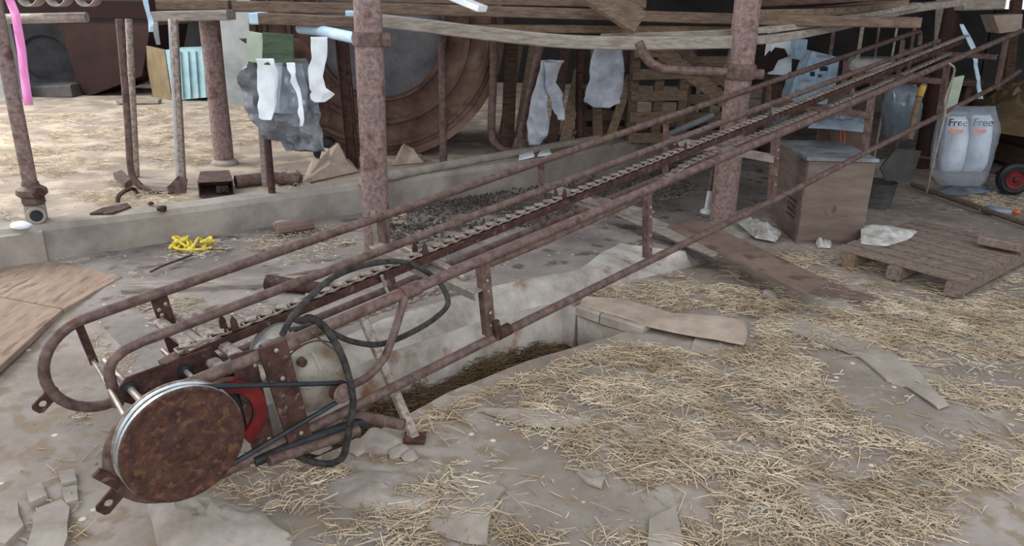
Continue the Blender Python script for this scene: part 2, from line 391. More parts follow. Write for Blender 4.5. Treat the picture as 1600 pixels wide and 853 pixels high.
# curb
def curb_top(z, off): 
    X = CF.copy(); X[:, 2] = z; X[:, :2] += -WW[:2]*off; return X
iL = int(np.searchsorted(SS, ST(G(84, 404, 0))[0]))-6
cu = MB(); c0 = CF[iL:].copy(); c1 = curb_top(ZC-.03, .0)[iL:]; c2 = curb_top(ZC, .03)[iL:]; c3 = curb_top(ZC+.005, .17)[iL:]; c4 = curb_top(ZC-.05, .22)[iL:]
for a, b, n in ((c0, c1, 6), (c1, c2, 3), (c2, c3, 5), (c3, c4, 3)): cu.grid(ruled(a, b, n, .007))
struct(obj('concrete_curb', cu, CURB))
al = MB(); far = np.array([PL(a, -9.5, ZC-.03) for a in SS]); al.grid(ruled(curb_top(ZC-.03, .18), far, 60)); struct(obj('feed_alley', al, ALLEY))
# raised slab at the left
rs = MB(); P = [G(x, y, .178) for x, y in ((66, 363), (-120, 385), (-500, 430), (-700, 360), (-420, 300), (-50, 328), (70, 345))]
rs.prism(P, (0, 0, -.5)); struct(obj('raised_slab', rs, CURB))
# walls far back, and an unseen roof slab added to shade the rear right
wo = YP(1556, 14, 12.45)
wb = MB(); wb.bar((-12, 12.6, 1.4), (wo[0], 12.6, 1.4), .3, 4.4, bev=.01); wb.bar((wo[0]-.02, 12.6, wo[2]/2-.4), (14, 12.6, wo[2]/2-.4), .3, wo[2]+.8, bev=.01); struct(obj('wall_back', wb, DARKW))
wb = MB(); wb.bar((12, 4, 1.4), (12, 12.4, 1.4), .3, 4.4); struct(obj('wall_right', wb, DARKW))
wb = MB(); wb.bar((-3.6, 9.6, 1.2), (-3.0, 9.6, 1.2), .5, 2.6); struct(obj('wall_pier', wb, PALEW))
wb = MB(); wb.bar((-1.2, 9.2, 3.3), (12.2, 9.2, 3.3), 7.2, .2, up=(0, 0, 1)); struct(obj('shade_ceiling', wb, WOODD))

# ------------------------------------------------------------------ THE BALE ELEVATOR
TF = -.7816
EL = thing('bale_elevator', E3(.22, TF/2, -.13), 'long rusty tubular bale elevator with chain bed sloping up to the right', 'elevator')
def loop_path(t, s_end, curl):
    up = [E3(s_end, t, .265)] if not curl else [E3(s_end+.06, t, .13), E3(s_end+.055, t, .2), E3(s_end+.03, t, .245), E3(s_end-.02, t, .262), E3(s_end-.08, t, .265)]
    pts = [*up]+[E3(s, t, .265) for s in np.linspace(s_end-.5, .3, 8)]
    for a in np.linspace(90, 270, 19): pts.append(E3(.22+math.cos(math.radians(a))*.19, t, (.077 if t < -.1 else .09)+math.sin(math.radians(a))*(.187 if t < -.1 else .175)))
    return pts
obj('upper_rail', MB().tube(loop_path(0, 8.1, False)+[E3(.42, 0, -.095)], .0205, 12), RUST, EL)
obj('upper_rail', MB().tube(loop_path(TF, 7.66, True)+[E3(.42, TF, -.11)], .0195, 12), RUST, EL)
obj('lower_rail', MB().tube([E3(.42, 0, -.095), E3(1.5, 0, -.105), E3(2.65, 0, -.12), E3(3.8, 0, -.142), E3(5, 0, -.14), E3(6.3, 0, -.15), E3(7.6, 0, -.15), E3(8.1, 0, -.12)], .0185, 12), RUST, EL)
obj('lower_rail', MB().tube([E3(.42, TF, -.11), E3(2.6, TF, -.115), E3(5, TF, -.13), E3(7.66, TF, -.13)], .017, 12), RUST, EL)
tg = TF/2
obj('guide_rail', MB().tube([E3(.168, tg, .08), E3(.17, tg, .19), E3(.178, tg, .225), E3(.2, tg, .252), E3(.24, tg, .27), E3(.3, tg, .277)]+[E3(s, tg, .279) for s in (1, 2, 3, 4, 5, 6, 7.1)], .0175, 12), RUST, EL)
obj('return_guide', MB().tube([EP(750, 418, -.05), EP(800, 398, -.05), EP(870, 369, -.05), EP(1000, 310, -.05)], .016, 8), RUST, EL)
# uprights
for k, s in enumerate((1.53, 2.6, 3.79, 5.01, 6.3, 7.59)):
    mb = MB(); wd = (.045, .032, .04, .042, .04, .04)[k]
    bot = (-.095, -.112, -.14, -.14, -.15, -.15)[k]
    mb.bar(E3(s, 0, .245), E3(s, 0, bot+.01), wd, .008, up=WW); mb.bar(E3(s-wd/2, -.016, .245), E3(s-wd/2, -.016, bot+.01), .03, .006, up=DD)
    up_ = obj('upright', mb, RUST, EL)
    for q in (.17, .12, 0.02, -.04) if k < 3 else (.1,):
        obj('bolt', MB().lathe(E3(s, .004, q), WW, [(0, .007), (.004, .007), (.006, .004)], 8), STEEL, up_)
    if k == 0: obj('foot_clamp', MB().bar(E3(s+.012, .02, -.02), E3(s+.02, .02, -.095), .03, .02, up=WW).tube([E3(s+.03, 0, -.1), E3(s+.1, 0, -.1)], .027, 10), RUSTD, up_)
for k, s in enumerate((1.55, 2.62, 3.76, 5.0, 6.2, 7.3)):
    mb = MB(); mb.bar(E3(s, TF, .245), E3(s, TF, -.1), .045, .008, up=WW); mb.bar(E3(s-.022, TF+.02, .245), E3(s-.022, TF+.02, -.1), .036, .006, up=DD)
    obj('upright', mb, RUST, EL)
mb = MB(); mb.bar(E3(.49, TF, .245), E3(.5, TF, -.02), .06, .012, up=WW)
u_ = obj('upright', mb, RUSTD, EL)
for a, b in ((.475, .2), (.505, .215), (.48, .175)): obj('bolt', MB().lathe(E3(a, TF+.008, b), WW, [(0, .008), (.004, .008), (.006, .004)], 8), STEEL, u_)
# cross bars under the chain bed
for k, s in enumerate((1.5, 2.62, 3.78, 5.0, 6.25, 7.4)):
    mb = MB(); wd = (.075, .035, .045, .045, .04, .04)[k]
    mb.bar(E3(s, TF, .135), E3(s, 0, .135), wd, .007, up=NN); mb.bar(E3(s-wd/2, TF, .12), E3(s-wd/2, 0, .12), .006, .036, up=NN)
    if k == 0: mb.bar(E3(s+.055, TF+.1, .15), E3(s+.02, -.12, .15), .03, .02, up=NN)
    obj('cross_bar', mb, STEEL if k in (0, 1, 2) else RUST, EL)
for s in (.465, .545): obj('cross_bar', MB().bar(E3(s, TF+.01, .15), E3(s+.02, 0, .16), .045, .03, up=NN, bev=.3), CHAINM, EL)
obj('cross_bar', MB().bar(E3(2.72, -.62, .02), E3(2.8, -.04, .0), .03, .006, up=NN), STEEL, EL)
# end stay: flat strap on the far loop and rod across
mb = MB(); mb.bar(EP(122, 505, TF), EP(148, 568, TF), .028, .007, up=WW); obj('end_strap', mb, RUSTD, EL)
obj('stay_rod', MB().tube([EP(146, 564, TF), E3(.12, -.02, .21)], .0085, 8), STEEL, EL)
# hole brackets at both loop ends
def bracket(t, th):
    mb = MB(); c = np.array([-.005, .0]); a = math.radians(33); x = np.array([math.cos(a), math.sin(a)]); y = np.array([-x[1], x[0]])
    q = [c-x*.035-y*.025, c+x*.075-y*.025, c+x*.075+y*.025, c-x*.035+y*.025]
    mb.holed([E3(p[0], t, p[1]) for p in q], E3(c[0], t, c[1]), .0125, WW*th); return mb
obj('eye_bracket', bracket(TF, .008), RUSTD, EL)
obj('eye_bracket', bracket(.0, .008), RUSTD, EL)
mb = MB(); mb.bar(EP(150, 738, .02), EP(188, 758, .02), .012, .03, up=NN); obj('end_clip', mb, RUSTD, EL)
# chain bed
tc = TF/2
mb = MB(); ch0, ch1 = .40, 7.6
for dt in (-.033, .033):
    mb.bar(E3(ch0+(.0 if dt > 0 else .14), tc+dt, .172), E3(ch1, tc+dt, .205), .005, .034, up=NN)
mb.bar(E3(ch0, tc, .158), E3(ch1, tc, .19), .066, .005, up=NN)
obj('chain_channel', mb, RUSTD, EL)
def chain(mb, path, pitch=.06, w=.044, h=.009, flip=1):
    P = np.array([np.array(p) for p in path]); d = np.r_[0, np.cumsum(np.linalg.norm(np.diff(P, axis=0), axis=1))]
    n = int(d[-1]/pitch)
    for i in range(n):
        a = np.array([np.interp(d[-1]*i/n, d, P[:, k]) for k in range(3)]); b = np.array([np.interp(d[-1]*(i+1)/n, d, P[:, k]) for k in range(3)])
        x = (b-a)/np.linalg.norm(b-a); N_ = np.cross(WW, x); m_ = (a+b)/2
        # cast link: two cheeks, a raised diamond saddle and a round hook bar
        for sgn in (-1, 1):
            mb.bar(a+WW*sgn*w*.42, m_+WW*sgn*w*.3+N_*h*.3, .004, h, up=N_); mb.bar(m_+WW*sgn*w*.3+N_*h*.3, b+WW*sgn*w*.42, .004, h, up=N_)
        q = [m_-x*pitch*.16-WW*w*.6, m_+x*pitch*.36-WW*w*.12, m_+x*pitch*.16+WW*w*.6, m_-x*pitch*.36+WW*w*.12]
        mb.prism([p+N_*h*.9 for p in q], N_*.004)
        mb.tube([a-WW*w*.5, a+WW*w*.5], .0035, 6)
L1 = [E3(s, tc, .193+.033*min(1, (s-.4)/7.2)) for s in np.linspace(.4, 7.75, 40)]
mb = MB(); chain(mb, L1); obj('conveyor_chain', mb, CHAINM, EL)
ret = [(.36, .13), (.42, .06), (.7, .03), (1.13, .02), (1.57, -.02), (1.86, -.012), (2.33, -.006), (2.87, .0), (3.28, .075), (3.62, .11), (4.6, .1), (5.8, .1), (7.4, .12)]
L2 = smoothpath([E3(s, tc, n) for s, n in ret], 6); mb = MB(); chain(mb, L2, h=.009); obj('return_chain', mb, CHAINM, EL)
for (px, py) in ((355, 513), (655, 402), (873, 306), (1062, 238), (1196, 178)):
    c = EP(px, py, tc); q = c-O0; s = float(q@DD)/KM
    for dt, ds in ((-.02, -.006), (.02, .02)):
        b = E3(s+ds, tc+dt, .195); k = .062
        mb = MB(); mb.add([b-DD*.013, b+DD*.013, b+DD*.013+WW*.007, b-DD*.013+WW*.007, b-DD*.011+NN*k*.6, b+DD*.012+NN*k*.6, b+DD*.012+WW*.006+NN*k*.6, b-DD*.011+WW*.006+NN*k*.6, b+DD*.0+NN*k+WW*.003],
               [(0, 1, 2, 3), (0, 1, 5, 4), (1, 2, 6, 5), (2, 3, 7, 6), (3, 0, 4, 7), (4, 5, 8), (5, 6, 8), (6, 7, 8), (7, 4, 8)])
        obj('cleat', mb, RUSTD, EL, smooth=False)
# hanger under the bed near the column
obj('chain_hanger', MB().tube([E3(1.24, -.33, .2), E3(1.25, -.33, .14), E3(1.235, -.28, .11), E3(1.235, -.2, .1)], .007, 8), STEEL, EL)
# side plates of the head
th = -.28
hp = [EP(x, y, th) for x, y in ((186, 606), (197, 591), (330, 543), (352, 566), (206, 632), (193, 628))]
o_ = obj('head_plate', MB().prism(hp, -WW*.008), RUSTD, EL)
for (px, py) in ((203, 607), (289, 579)):
    c = EP(px, py, th); obj('bearing', MB().lathe(c, WW, [(0, .024), (.008, .024), (.01, .013), (.011, .012)], 20), BLACK, o_)
c1_ = EP(203, 607, th)
obj('head_shaft', MB().tube([c1_-WW*.25, c1_+WW*.3], .0115, 12), STEEL, EL)
c2_ = EP(289, 579, th); obj('head_shaft', MB().tube([c2_-WW*.2, c2_+WW*.26], .009, 12), STEEL, EL)
obj('head_sprocket', MB().lathe(E3(.40, tc-.008, .13), WW, [(0, .05), (.016, .05)], 10), RUSTD, EL)
obj('chain_tail_block', MB().bar(E3(.34, tc-.0, .155), E3(.42, tc, .17), .06, .03, up=NN), RUSTD, EL)
# big flat pulley
pc = E3(.22, .07, .147); R_ = .186*KM
pu = obj('drive_pulley', MB().lathe(pc, WW, [(.044, R_), (.052, R_-.001), (.054, R_-.008), (.050, R_-.02), (.050, .13), (.053, .12), (.050, .11), (.05, .06), (.055, .05), (.056, .03), (.052, .02), (.052, .002)], 64), PULL, EL)
obj('pulley_groove', MB().lathe(pc, WW, [(.0, R_-.012), (.002, R_), (.010, R_+.001), (.016, R_-.016), (.024, R_-.016), (.032, R_+.001), (.044, R_+.001), (.045, R_-.01)], 64), SHINY, pu)
obj('rear_flange', MB().lathe(pc, WW, [(-.006, R_-.04), (-.005, R_+.002), (.0, R_+.003), (.002, R_-.03)], 64), CHAINM, pu)
obj('pulley_shaft', MB().tube([pc-WW*.3, pc+WW*.0], .014, 12), STEEL, EL)
# sprocket with its red guard
gc = EP(350, 648, -.02)
def arc_plate(c, r1, r2, a0, a1, t, n=28):
    mb = MB(); vs = []
    for i in range(n+1):
        a = math.radians(a0+(a1-a0)*i/n); d = DD*math.cos(a)+NN*math.sin(a)
        vs += [c+d*r1, c+d*r2, c+d*r2+WW*t, c+d*r1+WW*t]
    fs = []
    for i in range(n):
        b = i*4
        for j in range(4): fs.append((b+j, b+(j+1) % 4, b+4+(j+1) % 4, b+4+j))
    fs += [(0, 1, 2, 3), tuple(n*4+j for j in range(4))]
    return mb.add(vs, fs)
obj('sprocket_guard', arc_plate(gc, .082, .126, -70, 130, .03), REDM, EL)
mb = MB(); nt_ = 34
for i in range(nt_):
    a = 2*math.pi*i/nt_; d = DD*math.cos(a)+NN*math.sin(a); mb.bar(gc-WW*.03+d*.125, gc-WW*.03+d*.142, .012, .008, up=WW, taper=.5)
mb.lathe(gc-WW*.034, WW, [(0, .128), (.008, .128)], 40); obj('sprocket', mb, BLACK, EL)
obj('sprocket_hub', MB().lathe(gc-WW*.02, WW, [(0, .075), (.02, .075), (.03, .06), (.035, .03), (.05, .028), (.05, .01)], 32), NIGHT, EL)
# mounting plates
p1 = obj('mounting_plate', MB().prism([EP(x, y, .0) for x, y in ((360, 556), (398, 546), (432, 700), (397, 712))], -WW*.008), RUSTD, EL)
for x, y in ((398, 570), (412, 640), (420, 685)): obj('bolt', MB().lathe(EP(x, y, .0), WW, [(0, .008), (.005, .008), (.007, .004)], 6), STEEL, p1)
p2 = obj('mounting_plate', MB().prism([EP(x, y, .034) for x, y in ((404, 546), (448, 531), (489, 684), (461, 700), (452, 696))], -WW*.01), RUSTD, EL)
for x, y in ((431, 547), (441, 591), (470, 676)): obj('bolt', MB().lathe(EP(x, y, .034), WW, [(0, .008), (.005, .008), (.007, .004)], 6), STEEL, p2)
obj('rail_sleeve', MB().tube([E3(.56, 0, .265), E3(.68, 0, .265)], .029, 12), RUST, EL)
obj('rail_sleeve', MB().tube([E3(1.12, 0, .265), E3(1.2, 0, .265)], .027, 12), RUST, EL)
# motor
mc = EP(497, 593, -.05)
mo = obj('motor', MB().lathe(mc, WW, [(-.34, .03), (-.335, .07), (-.32, .098), (-.29, .112), (-.245, .122), (-.24, .118), (-.07, .118), (-.065, .125), (-.03, .125), (-.005, .117), (.02, .098), (.038, .066), (.045, .04), (.047, .02)], 48), MOTOR, EL)
mb = MB()
for i in range(5):
    a = math.radians(72*i+20); d = DD*math.cos(a)+NN*math.sin(a); mb.bar(mc+d*.05+WW*.033, mc+d*.108+WW*.0, .03, .03, up=WW, taper=.9, bev=.3)
obj('end_shield_rib', mb, MOTOR, mo)
obj('cable_gland', MB().lathe(EP(472, 566, -.02)-WW*.01, WW*1.0, [(0, .016), (.018, .015), (.022, .008)], 14), PULL, mo)
obj('terminal_box', MB().lathe(EP(418, 548, -.12), NN, [(-.02, .045), (.0, .048), (.018, .042), (.03, .028), (.035, .01)], 20), TARP, mo)
obj('motor_seam', MB().tube([mc-WW*.04+(DD*math.cos(a)+NN*math.sin(a))*.126 for a in np.linspace(0, 6.28, 40)], .003, 6, caps=False), RUSTD, mo)
mp = EP(531, 611, .075)
mp_o = obj('motor_pulley', MB().lathe(mp, WW, [(.018, .034), (.022, .036), (.024, .03), (.022, .02), (.026, .012), (.026, .003)], 28), RUST, EL)
obj('pulley_rim', MB().lathe(mp, WW, [(-.012, .03), (-.01, .036), (0, .028), (.008, .028), (.017, .036), (.018, .03)], 28), RUSTD, mp_o)
obj('motor_shaft', MB().tube([mp-WW*.14, mp], .012, 10), STEEL, mo)
# belt
def belt():
    a = pc+WW*.020; b = mp+WW*.004; ra, rb = R_-.012, .03
    v = b-a; v = v-WW*(v@WW); L = np.linalg.norm(v); x = v/L; y = np.cross(WW, x); y = y if y[2] > 0 else -y
    g = math.acos((ra-rb)/L); pts = []
    for k in np.linspace(g, 2*math.pi-g, 30): pts.append(a+(x*math.cos(k)+y*math.sin(k))*ra)
    for k in np.linspace(-g, g, 14): pts.append(b+(x*math.cos(k)+y*math.sin(k))*rb)
    pts.append(pts[0]); return pts
mb = MB(); bp_ = belt(); mb.tube(bp_, .008, 6, caps=False); obj('drive_belt', mb, BLACK, EL)
# brace and support leg
obj('brace_rod', MB().tube(smoothpath([EP(634, 458, .01), EP(622, 500, .03), EP(607, 545, .04), EP(598, 562, .04), EP(575, 588, .03), EP(552, 601, .0)], 5), .0145, 10), RUST, EL)
foot = G(648, 684, ZF+.012)
lt = EP(567, 497, -.3)
lg = obj('support_leg', MB().bar(lt, foot, .034, .026, up=WW), CHAINM, EL)
obj('foot_plate', MB().bar(foot-np.array([.04, .0, .0]), foot+np.array([.04, 0, 0]), .07, .014), PULL, lg)
c = lt*.13+foot*.87
obj('leg_spreader', MB().tube([EP(535, 645, -.05), EP(632, 664, .14)], .021, 10), RUST, EL)
obj('skid_tube', MB().tube([EP(398, 722, .02), EP(470, 690, .03), EP(535, 668, .03), EP(585, 655, .02)], .017, 10), BLACK, EL)
obj('skid_tube', MB().tube([EP(420, 720, .06), EP(510, 690, .05), EP(560, 672, .05)], .018, 10), RUST, EL)
# cable
def zp(x, y, t): return EP(350+x*.422, 400+y*.422, t)
hose = [zp(215, 292, .02), zp(240, 245, .035), zp(262, 215, .03), zp(310, 160, 0), zp(400, 82, -.08), zp(520, 35, -.15), zp(640, 20, -.2), zp(720, 42, -.2), zp(790, 90, -.14), zp(822, 140, -.1), zp(828, 180, -.07), zp(800, 215, -.05), zp(740, 258, -.02), zp(640, 308, .0), zp(560, 328, .0), zp(470, 315, .02), zp(400, 284, .0), zp(350, 262, -.06), zp(300, 268, -.06), zp(240, 275, -.08)]
cb = obj('power_cable', MB().tube(smoothpath(hose, 7), .0105, 8), HOSE, EL)
hose2 = [zp(262, 232, .0), zp(290, 238, .035), zp(320, 230, .05), zp(370, 262, .06), zp(425, 345, .08), zp(460, 440, .1), zp(478, 535, .1), zp(466, 620, .1), zp(455, 690, .1), zp(438, 745, .08), zp(395, 768, .05), zp(330, 762, .03), zp(265, 735, .02), zp(225, 700, .01)]
obj('power_cable', MB().tube(smoothpath(hose2, 7), .0125, 8), HOSE, EL)
# cord strand beside the motor
obj('loose_wire', MB().tube(smoothpath([zp(330, 285, .03), zp(370, 320, .03), zp(415, 350, .04), zp(440, 360, .05)], 5), .004, 6), RUST, EL)

# ------------------------------------------------------------------ COLUMNS AND STALL PIPES
def column(name, bx, by, z, wpx, label, cat, m, ztop=2.9, group=None, lean=None):
    b = G(bx, by, z); r = wpx/2/F*depth(b); t = thing(name, (b[0], b[1], z), label, cat, group)
    top = b+np.array([0, 0, ztop-z]) if lean is None else np.array(lean)
    mb = MB(); n = 24; pts = [b+(top-b)*k for k in np.linspace(0, 1, 30)]
    mb.tube(pts, r, 28, rs=[r*(1+.02*math.sin(7*i)) for i in range(30)]); obj('shaft', mb, m, t)
    return t, b, r
tA, bA, rA = column('steel_column', 590, 395, ZS-.02, 40, 'thick round rusty steel column left of centre with a clamp band', 'column', COLM)
def zat(b, px_y):   # height above the base b at picture row
    lo, hi = 0, 3
    for _ in range(40):
        m = (lo+hi)/2; q = np.array([b[0], b[1], m])-CAM; yy = 426.5-F*(q@UP)/(q@fw)
        if yy > px_y: lo = m
        else: hi = m
    return lo
z1, z2 = zat(bA, 71), zat(bA, 50)
obj('clamp_band', MB().lathe((bA[0], bA[1], z1), (0, 0, 1), [(0, rA+.002), (.0, rA+.012), (z2-z1, rA+.012), (z2-z1, rA+.002)], 32).bar((bA[0]+rA, bA[1]-.03, (z1+z2)/2), (bA[0]+rA+.05, bA[1]-.03, (z1+z2)/2), .03, .07), RUST, tA)
obj('base_angle', MB().bar((bA[0]+.02, bA[1]-rA-.02, .0), (bA[0]+.0, bA[1]-rA-.015, .3), .03, .012, up=(0, 1, 0)), STEEL, tA)
tB, bB, rB = column('steel_column', 1128, 342, -.02, 38, 'thick blotchy rusty column right of centre joined by a bent rail', 'column', COLM)
zB = zat(bB, 112)
obj('clamp_band', MB().lathe((bB[0], bB[1], zB-.05), (0, 0, 1), [(0, rB), (.005, rB+.02), (.03, rB+.028), (.09, rB+.024), (.11, rB)], 32).lathe((bB[0]+rB, bB[1]-.05, zB-.01), (1, -.2, 0), [(0, .035), (.06, .035), (.065, .02)], 16), RUST, tB)
tC, bC, rC = column('steel_column', 351, 256, ZC-.03, 29, 'round pitted steel column standing on the feed alley at left', 'column', COLM)
obj('base_collar', MB().lathe((bC[0], bC[1], bC[2]), (0, 0, 1), [(0, rC+.03), (.02, rC+.03), (.04, rC+.004)], 24), STONE, tC)
tD, bD, rD = column('steel_column', 1438, 262, -.16, 24, 'distant square dark red post behind the carts at right', 'post', TANK)
# left water pipe with fittings
b = G(60, 352, ZC-.03); r = 10.5/F*depth(b)
tw = thing('water_pipe', (b[0], b[1], b[2]), 'upright rusty water pipe with a valve at the far left', 'pipe')
zv = zat(b, 292); obj('pipe', MB().tube([(b[0], b[1], zv), (b[0], b[1], 1.6)], r, 16), COLM, tw)
obj('valve_body', MB().lathe((b[0], b[1], zv-.11), (0, 0, 1), [(0, r*1.1), (.02, r*1.6), (.05, r*1.5), (.07, r*2.1), (.1, r*2.0), (.12, r*1.2), (.14, r*1.1)], 12), RUST, tw)
obj('valve_cap', MB().lathe((b[0]+.03, b[1]-.02, zv-.03), (1, -.6, .1), [(0, .035), (.05, .035), (.052, .02)], 6), RUSTD, tw)
obj('tee_fitting', MB().tube([(b[0], b[1], b[2]), (b[0], b[1], zv-.1)], r*1.45, 16).lathe((b[0]+.01, b[1]-.01, b[2]+.08), (.5, -.85, 0), [(0, .05), (.075, .05), (.08, .045), (.08, .034), (.03, .03)], 18), STONE, tw)
obj('tee_bore', MB().lathe((b[0]+.01, b[1]-.01, b[2]+.08), (.5, -.85, 0), [(.075, .03), (.081, .033)], 16), BLACK, tw)

def vpost(name, bx, by, z, wpx, label, m, tx, ty, cat='post', shape='round', group=None, y_off=0):
    """post from its foot up to where the picture shows its head"""
    b = G(bx, by, z); r = wpx/2/F*depth(b); q = YP(tx, ty, b[1]+y_off); mb = MB()
    if shape == 'round': mb.tube([b, (b+q)/2, q], r, 12)
    elif shape == 'square': mb.bar(b, q, 2*r, 2*r, up=(0, 1, 0))
    else:  # rolled channel
        mb.bar(b, q, 2*r, .008, up=(0, 1, 0)); x = np.array([r, 0, 0])
        for sgn in (-1, 1): mb.bar(b+x*sgn+np.array([0, -.02, 0]), q+x*sgn+np.array([0, -.02, 0]), .008, .045, up=(0, 1, 0))
    return tag(obj(name, mb, m), label, cat, group)
za = ZC-.02
# stall divider of bent tube at left
y_ = G(250, 300, za)[1]
mb = MB(); mb.tube(smoothpath([YP(186, 30, y_), YP(194, 120, y_), YP(200, 200, y_), YP(204, 262, y_), YP(212, 283, y_), YP(232, 297, y_), YP(270, 298, y_)], 6), .022, 12)
t = thing('stall_divider', YP(240, 300, y_), 'bent rusty tube stall divider with J shaped foot at left', 'divider'); obj('bent_tube', mb, RUST, t)
obj('foot_plate', MB().prism([YP(x, y, y_-.03) for x, y in ((264, 300), (290, 302), (292, 280), (278, 275), (262, 292))], (0, .012, 0)), RUST, t)
vpost('stall_post', 286, 292, za, 9, 'square post rising from the bent divider foot, its lit side added as a strip', CHAINM, 272, 30, shape='square')
vpost('stall_post', 278, 286, za, 5, 'thin pale strip added as the lit left side of the square stall post', PVC, 266, 30, shape='square')  # pale strip painted in for the lit left side of the post above
vpost('stall_post', 213, 275, za, 10, 'pale painted pipe just right of the bent tube divider', CHAINM, 201, 30)
vpost('curb_post', 428, 336, .05, 11, 'thin dark rusty bar standing in a notch of the curb', RUSTD, 404, 60)
vpost('curb_post', 414, 290, za, 8, 'flat pale strap post behind the thin dark curb bar', WOODG, 400, 60, shape='square', y_off=.02)
vpost('channel_post', 553, 262, za, 17, 'dark rusty channel iron post just left of the thick column', RUSTD, 534, 55, shape='channel')
vpost('stall_post', 693, 254, za, 12, 'slender round rusty post in front of the big drum', RUST, 690, 60)
obj_ = vpost('stall_post', 905, 228, za, 14, 'stout rusty post between the two hanging cloths', RUSTD, 908, 80)
vpost('stall_post', 973, 205, za, 10, 'dark rusty post right of the hanging apron', RUSTD, 978, 65)
vpost('stall_post', 1081, 208, za, 9, 'dark post behind the crossed planks left of the blotchy column', RUSTD, 1086, 60)
y_ = G(800, 245, za)[1]
t = thing('stall_divider', YP(800, 240, y_), 'U shaped rusty tube divider right of the big drum', 'divider')
obj('bent_tube', MB().tube(smoothpath([YP(772, 60, y_), YP(770, 140, y_), YP(768, 205, y_), YP(775, 226, y_), YP(792, 236, y_), YP(808, 230, y_), YP(815, 205, y_), YP(826, 150, y_), YP(846, 66, y_)], 6), .033, 12), RUST, t)
obj('foot_plate', MB().prism([YP(x, y, y_-.035) for x, y in ((796, 240), (820, 238), (818, 218), (806, 214))], (0, .02, 0)), RUST, t)
y2 = G(905, 228, za)[1]
tag(obj('hook_pipe', MB().tube(smoothpath([YP(958, 66, y2-.1), YP(960, 105, y2-.1), YP(955, 124, y2-.1), YP(940, 134, y2-.1), YP(912, 137, y2-.02)], 6), .026, 12), RUST), 'bent hook of rusty pipe in front of the hanging apron', 'pipe')
tag(obj('bent_rail', MB().tube(smoothpath([YP(998, 66, 5.05), YP(1008, 88, 5.05), YP(1026, 104, 5.05), YP(1055, 110, 5.05), YP(1135, 113, 5.02)], 6), .03, 12), RUST), 'bent rusty rail running into the clamp of the blotchy column', 'rail')
tag(obj('loose_pipe', MB().tube([YP(850, 224, y2), YP(903, 205, y2)], .03, 12), RUST), 'short rusty pipe end pointing left beside the hanging cloth foot', 'pipe')
mb = MB(); mb.tube([G(565, 284, ZC+.03), G(700, 258, ZC+.03), G(890, 224, ZC+.035), G(1120, 184, ZC+.03)], .034, 12); tag(obj('curb_pipe', mb, STONE), 'long grey pipe lying along the top of the curb', 'pipe')

# ------------------------------------------------------------------ OVERHEAD PLANKS
def plank(pxs, y, hpx, dp, label, m, name='plank', group=None, cat='plank', endm=None, ys=None):
    P = [YP(px, py, (ys[i] if ys else y)) for i, (px, py) in enumerate(pxs)]; h = hpx/F*depth(P[0]); mb = MB()
    if len(P) > 2: P = smoothpath(P, 5)
    V = []
    for i, p in enumerate(P):
        d = P[min(i+1, len(P)-1)]-P[max(i-1, 0)]; d = d/np.linalg.norm(d); yv = np.cross((0, 0, 1), d); yv /= np.linalg.norm(yv)
        c = min(h, dp)*.08
        for a, b in ((0, -h/2+c), (0, h/2-c), (c, h/2), (dp-c, h/2), (dp, h/2-c), (dp, -h/2+c), (dp-c, -h/2), (c, -h/2)): V.append(p+yv*a+np.array([0, 0, b]))
    n = 8; k = len(P); fs = [(i*n+j, i*n+(j+1) % n, (i+1)*n+(j+1) % n, (i+1)*n+j) for i in range(k-1) for j in range(n)]+[tuple(range(n)), tuple(range((k-1)*n, k*n))[::-1]]
    mb.add(V, fs)
    if endm is None: return tag(obj(name, mb, m), label, cat, group)
    t = thing(name, P[0], label, cat, group); obj('timber', mb, m, t)
    e = P[0]; obj('painted_end', MB().bar(e+np.array([-.004, dp/2, 0]), e+np.array([.05, dp/2, 0]), dp+.006, h+.006), endm, t); return t
plank([(362, 10), (760, 18), (1145, 30), (1440, 36)], 5.75, 16, .22, 'long brown plank, lower of the overhead stack, spanning behind both columns', WOOD)
plank([(430, -8), (760, 0), (1010, 6)], 5.9, 14, .2, 'brown plank topmost in the overhead stack at centre', WOOD)
plank([(390, 29), (566, 36)], 4.75, 16, .2, 'short brown plank with a pale blue painted end', WOOD, endm=BLUEW)
plank([(236, 26), (354, 24)], 5.6, 15, .18, 'pale grey plank over the round column at left', WOODG)
plank([(232, 8), (356, 8)], 5.85, 14, .2, 'brown plank above the pale grey one at left', WOOD)
plank([(0, 12), (232, 16)], 5.6, 30, .12, 'rust brown beam across the top left corner', TANK, name='beam', cat='beam')
tag(obj('top_rail', MB().tube([YP(-20, 30, 5.0), YP(136, 27, 5.0)], .03, 12), STEEL), 'pale horizontal pipe rail at the top left', 'rail')
plank([(541, 28), (640, 38), (760, 53), (880, 65), (1000, 68), (1145, 66)], None, 20, .1, 'long sagging grey board, front one, bowed down behind the thick column', WOODG, ys=[5.25, 5.25, 5.25, 5.25, 5.3, 5.4], endm=BLUEW)
plank([(940, 58), (1145, 51), (1260, 40), (1350, 25), (1440, 8)], None, 9, .08, 'thin pale sagging board above the front grey one, rising to the right', WOODG, ys=[5.6, 5.6, 5.8, 6.2, 6.6])
plank([(1150, 66), (1230, 58), (1330, 38), (1420, 16), (1520, 2)], None, 13, .1, 'grey board rising right from the blotchy column', WOODG, ys=[5.5, 5.7, 6.1, 6.6, 7.0])
plank([(700, 44), (1145, 47)], 5.85, 12, .15, 'brown plank under the long lower plank at centre', WOODY)
plank([(1180, 22), (1300, 18), (1420, 6)], None, 12, .2, 'brown plank at the top right behind the blotchy column', WOODY, ys=[6.0, 6.2, 6.5])
plank([(1180, 4), (1420, -8)], 6.1, 14, .2, 'timber along the top edge right of the blotchy column', WOODD)
